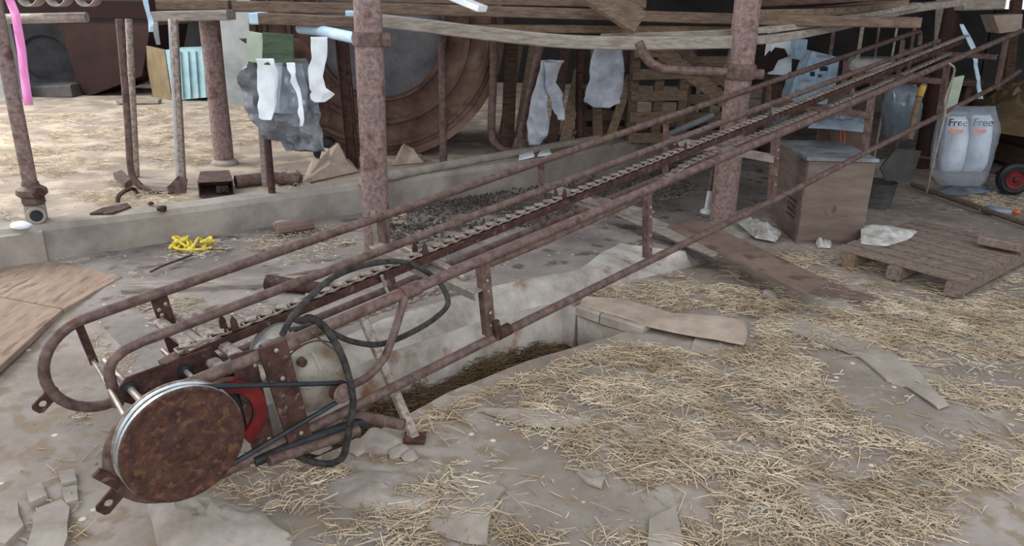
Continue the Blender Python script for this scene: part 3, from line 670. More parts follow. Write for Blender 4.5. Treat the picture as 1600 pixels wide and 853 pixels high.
# rough beam and crossed planks
tag(obj('rough_beam', MB().bar(YP(925, -12, 5.5), YP(1000, 36, 5.45), .2, .17, up=(0, 0, 1)), WOOD), 'thick rough beam end leaning down at top centre', 'beam')
tag(obj('diagonal_plank', MB().bar(YP(1015, 66, 6.0), YP(1150, 172, 6.15), .1, .03, up=(0, 1, 0)), WOODY), 'diagonal plank slanting down right behind the bent rail', 'plank')
tag(obj('diagonal_plank', MB().bar(YP(1046, 64, 6.2), YP(1160, 150, 6.3), .07, .03, up=(0, 1, 0)), WOOD), 'narrower diagonal plank right of the wider slanting one', 'plank')
# white planed offcut sticking out at top
tag(obj('offcut_board', MB().bar(YP(700, -8, 5.0), YP(754, 14, 4.9), .12, .035), WHITE), 'white offcut board poking out over the overhead planks', 'offcut')

# ------------------------------------------------------------------ BIG DRUM
dc = YP(592, 42, 6.5); RD = 1.0; dc[2] = ZC-.03+RD+.0
t = thing('steel_drum', (dc[0], dc[1], ZC-.03), 'huge rusty drum lying on its side behind the thick column', 'drum')
ax = np.array([.12, -1, .0])
obj('shell', MB().lathe(dc, ax, [(-1.3, RD), (-.06, RD), (-.05, RD+.02), (0, RD+.02), (.0, RD-.03), (-.05, RD-.04), (-.05, .93), (-.02, .92), (-.02, .89), (-.06, .88), (-.1, .75), (-.07, .74), (-.07, .71), (-.12, .70), (-.14, .56), (-.1, .55), (-.1, .53), (-.2, .52)], 72), DRUM, t)
obj('end_disc', MB().lathe(dc, ax, [(-.25, .54), (-.19, .535), (-.16, .3), (-.15, .01)], 48), DRUMG, t)
obj('hub', MB().lathe(YP(508, 236, 6.35), ax, [(-.15, .1), (0, .1), (.01, .07), (.012, .05)], 24), BLACK, t)

# ------------------------------------------------------------------ HANGING SHEETS, LEFT OF THE THICK COLUMN
def sheet(name, pts, y, label, cat, m, amp=.03, solid=.003, **k):
    mb = MB(); mb.grid(rows(pts, y, amp, **k)); return tag(obj(name, mb, m, solid=solid), label, cat)
sheet('tarpaulin', [(92, 376, 480), (130, 368, 490), (170, 376, 496), (205, 400, 500), (238, 446, 506)], 4.95, 'grey crumpled tarpaulin hanging behind the torn white sheets', 'tarpaulin', TARP, .14, seed=2, ns=9, jag=4)
sheet('tarpaulin', [(60, 372, 470), (110, 440, 505), (150, 470, 520), (200, 480, 510)], 5.1, 'brown grey fold of sheeting beside the drum', 'tarpaulin', DRUM, .06, seed=5)
sheet('torn_sheet', [(92, 399, 424), (112, 400, 432), (140, 401, 431), (165, 402, 429), (184, 404, 426), (188, 410, 422)], 4.45, 'bright white torn sheet hanging below the green board', 'sheet', WHITE, .04, seed=1, jag=2.6)
sheet('torn_sheet', [(98, 446, 458), (130, 456, 466), (160, 464, 472), (198, 470, 475)], 4.44, 'narrow tapering white strip hanging right of the white sheet', 'sheet', WHITE, .02, seed=3, jag=2.6)
sheet('torn_sheet', [(98, 428, 441), (125, 430, 440), (150, 430, 438), (176, 428, 437)], 4.45, 'translucent strip hanging between the two white strips', 'sheet', FOIL, .03, seed=4)
sheet('torn_sheet', [(58, 484, 510), (90, 486, 508), (120, 482, 502), (138, 484, 508), (148, 486, 522), (160, 490, 508)], 4.6, 'torn white wrapping flapping below the wrapped rail', 'wrapping', WHITE, .05, seed=6, jag=2.6)
sheet('clear_sheet', [(100, 425, 470), (140, 420, 480), (178, 428, 478)], 4.6, 'cloudy clear plastic behind the white strips', 'sheet', FOILD, .05, seed=7)
t = thing('painted_panel', YP(420, 98, 4.5), 'small two tone green panel hung under the plank end', 'panel')
obj('pale_half', MB().bar(YP(386, 72, 4.5), YP(411, 76, 4.5), .02, .165, up=(0, 0, 1)), GREENL, t, label='pale green left half'); obj('dark_half', MB().bar(YP(412, 76, 4.49), YP(459, 79, 4.49), .02, .175), GREEND, t, label='dark green right half')
tag(obj('wrapped_rail', MB().tube([YP(468, 44, 4.9), YP(500, 48, 4.8), bA+np.array([-rA*.9, -.0, (z1+z2)/2-bA[2]])], .032, 12), BLUEW), 'pale wrapped horizontal rail reaching the clamp of the thick column', 'rail')
tag(obj('wood_peg', MB().bar(YP(512, 34, 4.9), YP(522, 46, 4.9), .05, .03, up=(0, 1, 0)), BLUEW), 'small pale blue block on the wrapped rail', 'block')
# clothes
t = thing('hanging_cloth', YP(850, 95, 6.35), 'white cloth trousers hung up to dry, two uneven legs', 'cloth')
obj('long_leg', MB().grid(rows([(94, 846, 880), (112, 843, 868), (135, 837, 858), (165, 828, 855), (190, 823, 858), (210, 824, 855), (227, 828, 842)], 6.35, .07, seed=8, jag=2.5, fold=.015, ff=4)), CLOTH, t, solid=.012)
obj('short_leg', MB().grid(rows([(98, 850, 880), (130, 852, 868), (150, 858, 879), (172, 866, 882), (188, 872, 881)], 6.3, .05, seed=9, jag=2.5, fold=.012, ff=5)), CLOTH, t, solid=.02)
tag(obj('apron', MB().grid(rows([(66, 934, 976), (100, 925, 975), (140, 917, 972), (160, 914, 968), (168, 930, 955)], 6.5, .06, seed=10, jag=2.5, fold=.02, ff=3)), CLOTH, solid=.01), 'wide white apron hanging behind the hooked pipe', 'apron')

# ------------------------------------------------------------------ LEANING TIMBER AND PALLETS BEHIND THE CURB
LT = [(792, 236, 800, 60, 20, WOODD, 6.75), (782, 238, 812, 62, 14, WOOD, 6.9), (812, 230, 838, 66, 22, WOODY, 7.0), (862, 232, 884, 70, 16, WOODD, 7.0), (880, 226, 906, 110, 18, WOODY, 6.95), (935, 216, 930, 72, 16, WOOD, 7.2), (948, 222, 985, 120, 14, WOODY, 7.1)]
WORDS = ['first dark board leaning right of the big drum', 'narrow board leaning behind the U shaped divider', 'wide pale board leaning between divider and hanging trousers', 'dark board leaning behind the hanging trousers', 'pale board leaning right of the hanging trousers', 'board leaning behind the hanging apron', 'pale board leaning against the pallets below the apron']
for (bx, by, tx, ty, wp, m, yy), lb in zip(LT, WORDS):
    a = YP(bx, by, yy); a[2] = ZC-.03; q = YP(tx, ty, yy+.35)
    tag(obj('leaning_board', MB().bar(a, q, wp/F*7, .03, up=(0, 1, 0)), m), lb, 'board', 'boards leaning behind the curb')
def stand_pallet(x0, x1, y0, y1, yy, label, m, nb=5, m2=None):
    a = YP(x0, y1, yy); b_ = YP(x1, y1, yy); top = YP(x0, y0, yy)[2]; z0 = ZC-.03
    t = thing('pallet', ((a[0]+b_[0])/2, yy, z0), label, 'pallet', None)
    for k in range(nb):
        z = z0+.06+(top-z0-.1)*k/(nb-1); obj('deck_board', MB().bar((a[0], yy, z), (b_[0], yy+.02, z+.02), .022, .095), m, t)
    for k in range(3):
        x = a[0]+(b_[0]-a[0])*(.05+.45*k); obj('stringer', MB().bar((x, yy+.06, z0), (x, yy+.06, top), .09, .08, up=(0, 1, 0)), m2 or WOOD, t)
    for k in range(3):
        z = z0+.1+(top-z0-.2)*k/2; obj('back_board', MB().bar((a[0], yy+.12, z), (b_[0], yy+.12, z), .022, .1), WOODD, t)
    return t
stand_pallet(982, 1068, 75, 205, 7.3, 'pale wooden pallet standing on edge behind the bent rail', WOODY)
stand_pallet(1062, 1136, 90, 205, 7.5, 'wooden pallet standing on edge behind the crossed planks', WOOD, 5, WOODD)
stand_pallet(905, 985, 150, 218, 7.6, 'low pallet end below the apron', WOODY, 3)
tag(obj('blue_pipe', MB().tube([YP(1040, 212, 7.0), YP(1115, 180, 7.0)], .028, 12), TARP), 'blue grey pipe lying before the pallets at centre right', 'pipe')

# ------------------------------------------------------------------ LEFT BACKGROUND
yh = G(150, 150, ZC-.03)[1]; yc = G(272, 157, ZC-.03)[1]
t = thing('storage_tank', YP(150, 150, yh), 'dark red brown hopper panel in the shade at left', 'hopper')
pp = [YP(x, y, yh) for x, y in ((92, 38), (235, 40), (222, 118), (196, 128), (140, 150), (122, 140), (112, 100))]
obj('front_panel', MB().prism(pp, (.1, .9, 0)), TANK, t)
tag(obj('machine_wheel', MB().lathe(YP(72, 90, yh+.9), (0.4, -1, 0), [(-.2, .45), (0, .5), (.05, .48), (.05, .3), (0, .26), (0, .05)], 40), NIGHT), 'dark round machine wheel behind the water pipe', 'wheel')
tag(obj('side_panel', MB().bar(YP(-30, 90, yh-.4), YP(24, 90, yh-.4), .08, 1.0), PALEW), 'pale bluish panel at the far left edge behind the water pipe', 'panel')
tag(obj('dark_trough', MB().bar(YP(40, 143, yh), YP(125, 140, yh), .4, .16), DGREY), 'low bluish trough in the shade below the hopper', 'trough')
t = thing('turquoise_cabinet', YP(275, 157, yc), 'turquoise ribbed cabinet with a tan side board at left', 'cabinet')
pp = [YP(x, y, yc) for x, y in ((258, 78), (326, 76), (326, 152), (270, 157))]; obj('front', MB().prism(pp, (0, .5, 0)), TURQ, t)
for x in (268, 280, 292, 304, 316): obj('rib', MB().bar(YP(x, 80, yc-.02), YP(x+5, 152, yc-.02), .03, .02, up=(0, 1, 0)), TURQ, t)
pp = [YP(222, 70, yc+.3), YP(257, 78, yc-.01), YP(268, 156, yc-.01), YP(240, 154, yc+.3)]; obj('side_board', MB().prism(pp, (0, .04, 0)), TAN, t)
tag(obj('white_pillar', MB().bar(YP(374, 150, yc-.1), YP(366, 20, yc-.1), .25, .2, up=(0, 1, 0)), PALEW), 'whitish wall pillar behind the tarpaulin', 'pillar')
t = obj('pink_ribbon', MB().grid(np.array([[YP(x-7+i*7, y, 4.7+.02*math.sin(y*.1+i)) for i in range(3)] for x, y in ((6, -14), (16, 2), (24, 22), (29, 50), (34, 80), (37, 110), (41, 140), (45, 164))])), PINK, solid=.003); tag(t, 'bright pink ribbon hanging from the rail at the far left', 'ribbon')
for k, x in enumerate((38, 82, 128)):
    P = [YP(x-16+16*(1-math.cos(a))+4, 0+18*math.sin(a)-8, 4.9) for a in np.linspace(0, math.pi, 12)]
    mb = MB(); A = np.array([[p+np.array([0, q*.1, 0]) for q in (0, 1)] for p in P]); mb.grid(A)
    tag(obj('belt_loop', mb, STEEL, solid=.006), ['grey belt loop draped over the pale rail, beside the pink ribbon', 'middle grey belt loop on the pale rail', 'right hand belt loop on the rail at top left'][k], 'belt', 'belt loops on the pale rail')
t = obj('hanging_rag', MB().grid(rows([(-5, 222, 230), (20, 228, 234), (36, 231, 240), (50, 233, 238)], 5.3, .03, seed=12)), BLUEW, solid=.008); tag(t, 'twisted pale blue rag hanging at the end of the beam', 'rag')
t = obj('hanging_rag', MB().grid(rows([(34, 238, 246), (52, 240, 248), (70, 243, 249)], 5.58, .03, seed=13)), PALEW, solid=.01); tag(t, 'short grey rag hanging under the pale grey plank', 'rag')

# ------------------------------------------------------------------ DEBRIS ON THE CURB AND ALLEY
b = G(338, 306, za); t = thing('junction_box', b, 'rusty steel box lying open beside the round column', 'box')
q = [G(x, y, za) for x, y in ((312, 308), (366, 305), (360, 288), (316, 290))]
zz = np.array([0, 0, .1])
mb = MB(); mb.bar((q[0]+q[3])/2+zz*.5, (q[1]+q[2])/2+zz*.5, .16, .012); 
mb = MB(); mb.add([p for p in q]+[p+zz for p in q], [(3, 2, 1, 0), (4, 5, 6, 7), (1, 2, 6, 5), (2, 3, 7, 6), (3, 0, 4, 7)])
obj('case', mb, RUST, t, smooth=False, solid=.008); obj('inner_bracket', MB().bar(q[0]*.55+q[1]*.45+zz*.4+np.array([0, .03, 0]), q[0]*.2+q[1]*.8+zz*.4+np.array([0, .03, 0]), .03, .05), RUSTD, t)
obj('terminal', MB().lathe(q[0]*.3+q[1]*.7+zz*.4, (0, -1, 0), [(-.05, .02), (0, .02), (.01, .01)], 10), BLACK, t)
def bit(name, pxs, label, cat, m, z=za, th=.015, **k): return tag(obj(name, flat_poly(pxs, z, th, **k), m), label, cat)
bit('metal_scrap', [(178, 280), (192, 276), (208, 290), (196, 298)], 'folded rusty metal scrap left of the bent divider foot', 'scrap', RUST, th=.05)
tag(obj('bent_strap', MB().tube(smoothpath([G(184, 316, za+.01), G(186, 306, za+.05), G(196, 298, za+.06), G(208, 295, za+.03), G(214, 302, za+.01)], 4), .014, 4, sq=True), RUSTD), 'curled dark strap of iron on the alley edge', 'scrap')
bit('metal_scrap', [(140, 337), (160, 328), (200, 320), (206, 326), (176, 336)], 'flat rusty blade lying near the curb end at left', 'scrap', RUSTD, z=ZC+.0)
tag(obj('rusty_nut', rock(G(253, 326, ZC+.02), .035, 3), RUSTD), 'lump of rusted bolt on the curb at left', 'scrap')
tag(obj('rusty_nut', rock(G(236, 318, ZC+.02), .02, 4), RUSTD), 'smaller rust lump left of the larger one on the curb', 'scrap')
tag(obj('paint_lump', rock(G(32, 352, ZC+.02), .04, 5, (1.5, 1, .6)), WHITE), 'whitish lump at the foot of the water pipe', 'stone')
tag(obj('timber_offcut', MB().bar(G(225, 290, za+.03), G(268, 293, za+.03), .1, .04), WOODG), 'pale wood offcut behind the bent divider foot', 'offcut')
tag(obj('alley_pipe', MB().tube([G(368, 284, za+.04), G(420, 278, za+.04), G(470, 282, za+.03)], .045, 12), RUST), 'pinkish rusty pipe lying on the alley right of the box', 'pipe')
tag(obj('split_board', MB().bar(G(185, 158, za+.02), G(250, 158, za+.02), .16, .04), WOODG), 'grey board lying flat on the alley far at left', 'board')
# crumpled cardboard
def tent(px, z, h, label, m, seed):
    """crumpled piece with ridges"""
    P = [G(x, y, z) for x, y in px]; C = sum(P)/len(P); n = len(P); vs = []; mb = MB(); R = random.Random(seed)
    for r in (1, .66, .33):
        for i, p in enumerate(P):
            for q in (0, .5):
                e = P[(i+1) % n]; a = p*(1-q)+e*q; v = C+(a-C)*r; v[2] += (0 if r == 1 else h*(1-r)*1.3+R.uniform(-.45, .45)*h); vs.append(v)
    m2 = 2*n; vs.append(C+np.array([0, 0, h])); fs = [(k*m2+j, k*m2+(j+1) % m2, (k+1)*m2+(j+1) % m2, (k+1)*m2+j) for k in range(2) for j in range(m2)]+[(2*m2+j, 2*m2+(j+1) % m2, len(vs)-1) for j in range(m2)]
    mb.add(vs, fs); return tag(obj('crumpled_cardboard', mb, m, smooth=False, solid=.006), label, 'cardboard')
tent([(468, 288), (560, 268), (548, 248), (486, 258)], za, .16, 'large crumpled brown paper between curb and channel post', CARD, 3)
tent([(612, 258), (662, 254), (658, 240), (622, 240)], za, .1, 'small crumpled tan cardboard right of the thick column', CARD, 4)
tent([(425, 290), (470, 284), (470, 270), (432, 270)], za, .05, 'flattened pale cardboard behind the curb bar', CARDG, 5)
bit('rag', [(810, 250), (835, 246), (832, 236), (812, 238)], 'white rag on the curb below the hanging trousers', 'rag', WHITE, z=ZC+.01, bend=.03)
bit('rag', [(840, 246), (862, 243), (858, 234), (846, 235)], 'smaller white rag right beside it on the curb', 'rag', WHITE, z=ZC+.01, bend=.03)
# in the stall
P = []
rr = random.Random(5); c = G(300, 386, .02)
t = thing('yellow_rope', c, 'small tangled heap of yellow rope by the curb', 'rope')
pts = [c+np.array([rr.uniform(-.11, .12), rr.uniform(-.07, .07), rr.uniform(0, .06)]) for _ in range(34)]
pts.sort(key=lambda p: p[0]+rr.uniform(-.09, .09)); obj('rope_coil', MB().tube(smoothpath(pts, 5), .008, 7), YELL, t)
obj('rope_end', MB().tube(smoothpath([c+np.array([-.1, -.03, .01]), c+np.array([-.04, -.09, .015]), c+np.array([.05, -.08, .01]), c+np.array([.13, -.03, .01])], 6), .008, 7), YELL, t)
tag(obj('brick', MB().bar(G(432, 358, .05), G(488, 350, .05), .09, .07, bev=.3), BOARD), 'broken brown brick on the stall floor below the curb bar', 'brick')
tag(obj('stone', rock(G(445, 352, .05), .065, 8, (1.2, 1, .6)), STONE), 'pale stone beside the brown brick', 'stone')
tag(obj('timber_beam', MB().bar(G(196, 452, .0), G(590, 436, .02), .12, .045), WOODG), 'long grey beam lying on the stall floor behind the elevator', 'beam')
tag(obj('timber_lath', MB().bar(G(412, 440, .02), G(600, 405, .02), .03, .02), WOOD), 'thin lath lying behind the long grey beam', 'lath')
tag(obj('scrap_pipe', MB().lathe(G(418, 442, .05), G(520, 452, .05)-G(418, 442, .05), [(0, .045), (.3, .03), (.36, .02)], 14), RUSTD), 'short dark tapered pipe lying on the grey beam', 'pipe')
tag(obj('stick', MB().tube(smoothpath([G(235, 425, .02), G(255, 415, .025), G(285, 404, .02), G(300, 398, .02)], 4), .006, 6), WOODD), 'thin dark stick below the yellow rope', 'stick')
# plywood sheets at left
def sheetwood(pxs, z, label, m, th=.03):
    mb = MB(); P = [G(x, y, z) for x, y in pxs]; mb.prism(P, (0, 0, -th)); o = obj('plywood_sheet', mb, m, smooth=False); md = o.modifiers.new('bevel', 'BEVEL'); md.width = .003
    return tag(o, label, 'plywood sheet')
sheetwood([(86, 409), (192, 431), (100, 482), (-90, 445), (-60, 400)], .005, 'pinkish plywood sheet, further one, with its corner over the slab edge', PLY)
sheetwood([(98, 483), (72, 505), (46, 530), (-20, 590), (-190, 560), (-92, 446)], -.0, 'nearer plywood sheet at the left edge of the picture', PLY)

# ------------------------------------------------------------------ RIGHT SIDE: crate, pallet, boards, carts
def boxthing(name, A, B, dep, h, z0, label, cat, m, topm=None, group=None):
    A = np.array(A); B = np.array(B); x = B-A; x[2] = 0; L = np.linalg.norm(x); x /= L; y = np.array([-x[1], x[0], 0])
    c = (A+B)/2+y*dep/2; c[2] = z0; t = thing(name, c, label, cat, group); return t, A, B, x, y, L
A_ = G(1243, 380, ZF); B_ = G(1345, 383, ZF)
t, A, B, x, y, L = boxthing('wooden_cabinet', A_, B_, 0.62, .6, A_[2], 'brown wooden cabinet with a grey top, standing by the pallet', 'cabinet', CRATEM)
hz = zat(A_, 250)-A_[2]; dp = .66; z0 = np.array([0, 0, .0])
cz = (A+B)/2+y*dp/2
obj('body', MB().bar((A+B)/2+y*.0+np.array([0, 0, hz/2]), (A+B)/2+y*dp+np.array([0, 0, hz/2]), L, hz, bev=.02), CRATEM, t, smooth=False)
obj('top_board', MB().bar((A+B)/2-y*.012+np.array([0, 0, hz+.01]), (A+B)/2+y*(dp+.01)+np.array([0, 0, hz+.01]), L+.03, .024, bev=.1), TARP, t)
obj('front_panel', MB().bar((A+B)/2-y*.004+np.array([0, 0, .03]), (A+B)/2-y*.004+np.array([0, 0, hz-.01]), L-.01, .01, up=tuple(y)), CRATEM, t)
obj('round_mark', MB().lathe((A+B)/2-y*.009+x*-.03+np.array([0, 0, hz*.42]), y, [(-.002, .001), (-.002, .045), (.001, .045)], 24), BOARD, t)
for i in range(4):
    for j in range(4): obj('vent_hole', MB().lathe(A+y*(.12+.05*i)+np.array([0, 0, .16+.04*j])-x*.001, -x, [(0, .012), (.003, .012)], 10), BLACK, t)
mb = MB(); Lc = A+y*.03+np.array([0, 0, hz*.55])-x*.004
obj('string_trim', MB().tube([A+np.array([0, 0, hz*.4])-y*.01, A+np.array([0, 0, hz*.62])-y*.012], .006, 6), WOODY, t)
# pallet on the ground
ZP_ = ZF+.125
c0 = G(1305, 386, ZP_); c1 = G(1506, 440, ZP_); c3 = G(1640, 398, ZP_)
ex = c1-c0; Lx = np.linalg.norm(ex); ex /= Lx; ey = np.array([-ex[1], ex[0], 0]); Ly = 1.2
c1[2] = c0[2]; t = thing('pallet', (c0+c1)/2+ey*Ly/2-np.array([0, 0, .125]), 'dusty wooden pallet lying flat on the straw at right', 'pallet')
nb = 8
for k in range(nb):
    wb_ = Ly/nb*(.68, .74, .64, .76, .68, .72, .66, .74)[k]; yy = Ly/nb*(k+.42); a = c0+ey*yy; b = c1+ey*yy
    obj('deck_board', MB().bar(a-np.array([0, 0, .01]), b-np.array([0, 0, .01]), wb_, .02, bev=.1), PALM, t)
for xx in (.1, Lx/2, Lx-.05): obj('stringer', MB().bar(c0+ex*xx-np.array([0, 0, .065]), c0+ex*xx+ey*Ly-np.array([0, 0, .065]), .09, .088), WOODY if xx < .2 else PALM, t)
tag(obj('timber_block', MB().bar(G(1532, 372, ZP_+.05), G(1600, 385, ZP_+.05), .16, .06, bev=.15), PALM), 'short dusty plank piece lying on the pallet at right edge', 'plank')
tag(obj('pole', MB().tube([G(1425, 288, ZF+.04), G(1510, 318, ZF+.05), G(1610, 352, ZF+.05)], .022, 10), WOOD), 'long wooden pole lying behind the flat pallet', 'pole')
# rags
def heap(pxs, z, h, label, m, seed, name='rag', cat='rag'):
    P = [G(x, y, z) for x, y in pxs]; C = sum(P)/len(P); mb = MB(); n = 40; ring = []
    D = np.r_[0, np.cumsum([np.linalg.norm(P[(i+1) % len(P)]-P[i]) for i in range(len(P))])]
    PP = np.array(P+[P[0]]); out = np.array([[np.interp(D[-1]*k/n, D, PP[:, i]) for i in range(3)] for k in range(n)]); vs = []; R = 9
    for r in range(R):
        f = 1-r/R
        for p in out:
            v = C+(p-C)*f; v = np.array(v); v[2] += h*(1-f*f)**.5*(.4+1.0*(float(fbm(v[0]+seed, v[1], 13, 3))-.2)+(3.2 if m is RAG else .6)*abs(float(fbm(v[0]*1.5+seed, v[1]*.8, 14, 2))-.37)); vs.append(v)
    vs.append(C+np.array([0, 0, h])); fs = [(k*n+j, k*n+(j+1) % n, (k+1)*n+(j+1) % n, (k+1)*n+j) for k in range(R-1) for j in range(n)]+[((R-1)*n+j, (R-1)*n+(j+1) % n, len(vs)-1) for j in range(n)]+[tuple(range(n))[::-1]]
    mb.add(vs, fs); return tag(obj(name, mb, m), label, cat)
heap([(1345, 352), (1380, 352), (1434, 362), (1420, 374), (1385, 385), (1345, 381)], ZP_+.002, .028, 'crumpled white rag lying on the pallet beside the cabinet', RAG, 1)
heap([(1150, 346), (1170, 340), (1222, 364), (1212, 378), (1180, 372)], ZF+.02, .04, 'crumpled white rag on the floor left of the cabinet', RAG, 2)
heap([(1274, 380), (1300, 381), (1298, 388), (1278, 387)], ZF+.01, .04, 'small white rag peeping out under the cabinet', RAG, 3)
# plastic pipe stub
b = G(1104, 332, -.03); tag(obj('pipe_stub', MB().tube([b, b+np.array([.01, 0, .17])], .022, 12).lathe(b, (0, 0, 1), [(0, .05), (.02, .045), (.03, .025)], 14), PVC), 'white plastic pipe stub beside the blotchy column foot', 'pipe')
tag(obj('iron_rod', MB().tube([b+np.array([.01, 0, .16]), b+np.array([.015, 0, .33])], .018, 10), RUST), 'rusty rod standing in the white pipe stub', 'rod')
# bucket behind the cabinet
b = G(1366, 322, ZF); t = thing('bucket', b, 'dark grey ribbed bucket behind the wooden cabinet', 'bucket')
obj('tub', MB().lathe(b, (0, 0, 1), [(0, .12), (.05, .125), (.055, .13), (.1, .133), (.105, .138), (.18, .142), (.2, .15), (.22, .15), (.22, .14), (.05, .12)], 32), DGREY, t)
obj('bail', MB().tube([b+np.array([.15*math.cos(a), -.02, .2-.1*math.sin(a)]) for a in np.linspace(0, math.pi, 14)], .004, 6), STEEL, t)
# shovel blade
tag(obj('shovel_blade', MB().prism([YP(x, y, 6.2) for x, y in ((1400, 232), (1440, 236), (1424, 284), (1384, 282), (1376, 262))], (0, .02, 0)), DGREY), 'dark grey panel leaning behind the bucket', 'panel')
# boards on the floor
def board(pxs, z, label, m, th=.02, cat='board', name='board'):
    mb = MB(); mb.prism([G(x, y, z) for x, y in pxs], (0, 0, -th)); o = obj(name, mb, m, smooth=False); o.modifiers.new('bevel', 'BEVEL').width = .002; return tag(o, label, cat)
board([(1038, 350), (1098, 345), (1296, 438), (1258, 458)], ZS+.03, 'wide brown board running from under the elevator onto the straw', BOARD)
board([(955, 330), (985, 324), (1140, 392), (1112, 398)], ZS+.015, 'narrow board under the wide brown one on the stall floor', WOODG, th=.015)
board([(1256, 456), (1296, 440), (1385, 470), (1360, 488)], ZF+.018, 'dark flat board at the foot of the wide brown board', BOARD, th=.01)
bit('cardboard_sheet', [(1200, 465), (1230, 454), (1290, 458), (1350, 470), (1330, 486), (1260, 480), (1215, 474)], 'pale dusty cardboard at the end of the wide board', 'cardboard', CARDG, z=ZF+.004, th=.012, bend=.015, jitter=.006)
bit('cardboard_sheet', [(1182, 500), (1214, 490), (1322, 524), (1420, 566), (1484, 634), (1466, 640), (1418, 606), (1386, 596), (1344, 560), (1260, 528)], 'long dusty cardboard strip lying in the straw at right', 'cardboard', CARDG, z=ZF+.006, th=.01, bend=.012, jitter=.006)
tag(obj('stone', rock(G(1201, 462, ZF+.03), .045, 12, (1, 1, .8)), STONE), 'small pale stone at the cardboard corner', 'stone')
tag(obj('stone', rock(G(1449, 467, ZF+.02), .022, 13), STONE), 'tiny grey stone near the pallet corner', 'stone')
t = bit('cardboard_sheet', [(911, 464), (972, 468), (1051, 492), (1131, 498), (1166, 505), (1168, 520), (1162, 540), (1078, 524), (1014, 511), (906, 476)], 'tan cardboard strip covering the end of the gutter', 'cardboard', CARD, z=ZF+.03, th=.012, bend=.02, jitter=.004)
bit('cardboard_sheet', [(1085, 528), (1160, 541), (1148, 566), (1078, 548)], 'grey slab piece under the end of the tan strip', 'cardboard', CARDG, z=ZF+.004, th=.008)
bit('cardboard_sheet', [(722, 738), (790, 764), (770, 800), (762, 852), (700, 842), (668, 826)], 'torn dusty cardboard lying in the straw at bottom centre', 'cardboard', CARDG, z=ZF+.006, th=.01, bend=.012, jitter=.008)
bit('cardboard_sheet', [(1014, 812), (1056, 792), (1072, 870), (1010, 880)], 'cut off cardboard corner at the bottom edge of the picture', 'cardboard', CARDG, z=ZF+.006, th=.008, bend=.008)
bit('cardboard_sheet', [(900, 740), (925, 732), (946, 742), (940, 765), (918, 756)], 'small grey cardboard scrap in the middle of the straw', 'cardboard', CARDG, z=ZF+.006, th=.008, bend=.02)
bit('cardboard_sheet', [(745, 640), (830, 640), (925, 658), (900, 670), (810, 664)], 'long pale dust covered board below the gutter edge', 'cardboard', CARDG, z=ZF+.004, th=.01, bend=.01, jitter=.006)
# blocks at the gutter end
for k, (a, b, lb) in enumerate((((908, 482), (944, 494), 'grey block on the end wall of the gutter, left one'), ((946, 495), (1012, 516), 'grey block on the end wall of the gutter, right one'))):
    tag(obj('concrete_block', MB().bar(G(*a, ZF-.0), G(*b, ZF-.0), .1, .06, bev=.15), STONE), lb, 'block', 'blocks at the gutter end')
tag(obj('gutter_stick', MB().tube([G(903, 474, ZF+.02), G(902, 474, ZF+.02)+np.array([-.0, -.03, -.26])], .008, 8), WOOD), 'thin stick standing in the gutter corner', 'stick')
# concrete lumps, near left
heap([(228, 792), (262, 782), (330, 788), (400, 800), (470, 850), (420, 900), (250, 890)], ZF-.01, .1, 'rounded concrete hump under the big pulley', STONE, 5, 'concrete_hump', 'concrete')
heap([(505, 755), (560, 738), (640, 742), (700, 770), (680, 805), (590, 815), (520, 795)], ZF-.01, .05, 'rounded concrete hump right of the pulley', STONE, 6, 'concrete_hump', 'concrete')
for k, (x, y, r, lb) in enumerate(((590, 692, .085, 'big broken stone beside the elevator leg foot'), (622, 706, .045, 'flat stone chip below the leg foot'), (560, 700, .05, 'stone left of the big one at the leg foot'), (640, 712, .035, 'small stone chip nearest the camera at the leg foot'))):
    tag(obj('stone', rock(G(x, y, ZF+.01), r, 40+k, (1.1, 1, .6)), STONE), lb, 'stone')
for k, (x, y, r, lb) in enumerate(((500, 700, .04, 'stone in the straw under the hanging cable'), (535, 720, .05, 'stone right of the cable loop'))):
    tag(obj('stone', rock(G(x, y, ZF), r, 20+k, (1.3, 1, .3)), STONE), lb, 'stone')
for pxs, lb in ((((52, 812), (62, 800), (98, 786), (112, 800), (108, 850), (96, 880), (38, 880)), 'largest broken concrete slab at lower left'), (((96, 770), (122, 764), (124, 788), (104, 794)), 'small square concrete piece above the largest slab'), (((92, 745), (118, 740), (122, 758), (98, 764)), 'small concrete piece at lower left, farthest of the broken ones'), (((40, 770), (66, 760), (76, 782), (48, 794)), 'thin broken concrete piece left of the small square ones'), (((-10, 800), (30, 790), (40, 830), (10, 860), (-20, 850)), 'broken concrete slab cut off by the left edge')):
    bit('concrete_piece', pxs, lb, 'stone', STONE, z=ZF, th=.022, bend=.014, jitter=.01)
# sack trolley with bags
b = G(1578, 300, ZF); wr = 27/F*depth(G(1578, 275, .1))
t = thing('hand_cart', b, 'hand cart with black tyre and red wheel at right', 'cart')
wc = G(1578, 304, ZF)+np.array([0, 0, wr]); wax = np.array([-.15, -1, .0])
wh = obj('wheel', MB().lathe(wc, wax, [(-.04, wr*.6), (-.045, wr*.8), (-.03, wr*.97), (0, wr), (.03, wr*.97), (.045, wr*.8), (.04, wr*.6)], 36), BLACK, t)
obj('rim', MB().lathe(wc, wax, [(-.02, wr*.58), (.046, wr*.6), (.052, wr*.58), (.05, wr*.5), (.044, wr*.45), (.044, .03), (.06, .025), (.066, .015), (.066, .005)], 30), REDM, wh)
obj('axle', MB().tube([wc+wax*.07, wc-wax*.3], .012, 10), RUSTD, t)
obj('frame', MB().tube([wc-wax*.1+np.array([0, 0, .0]), wc+np.array([-.35, .12, .1]), wc+np.array([-.85, .2, .15])], .018, 10), RUSTD, t)
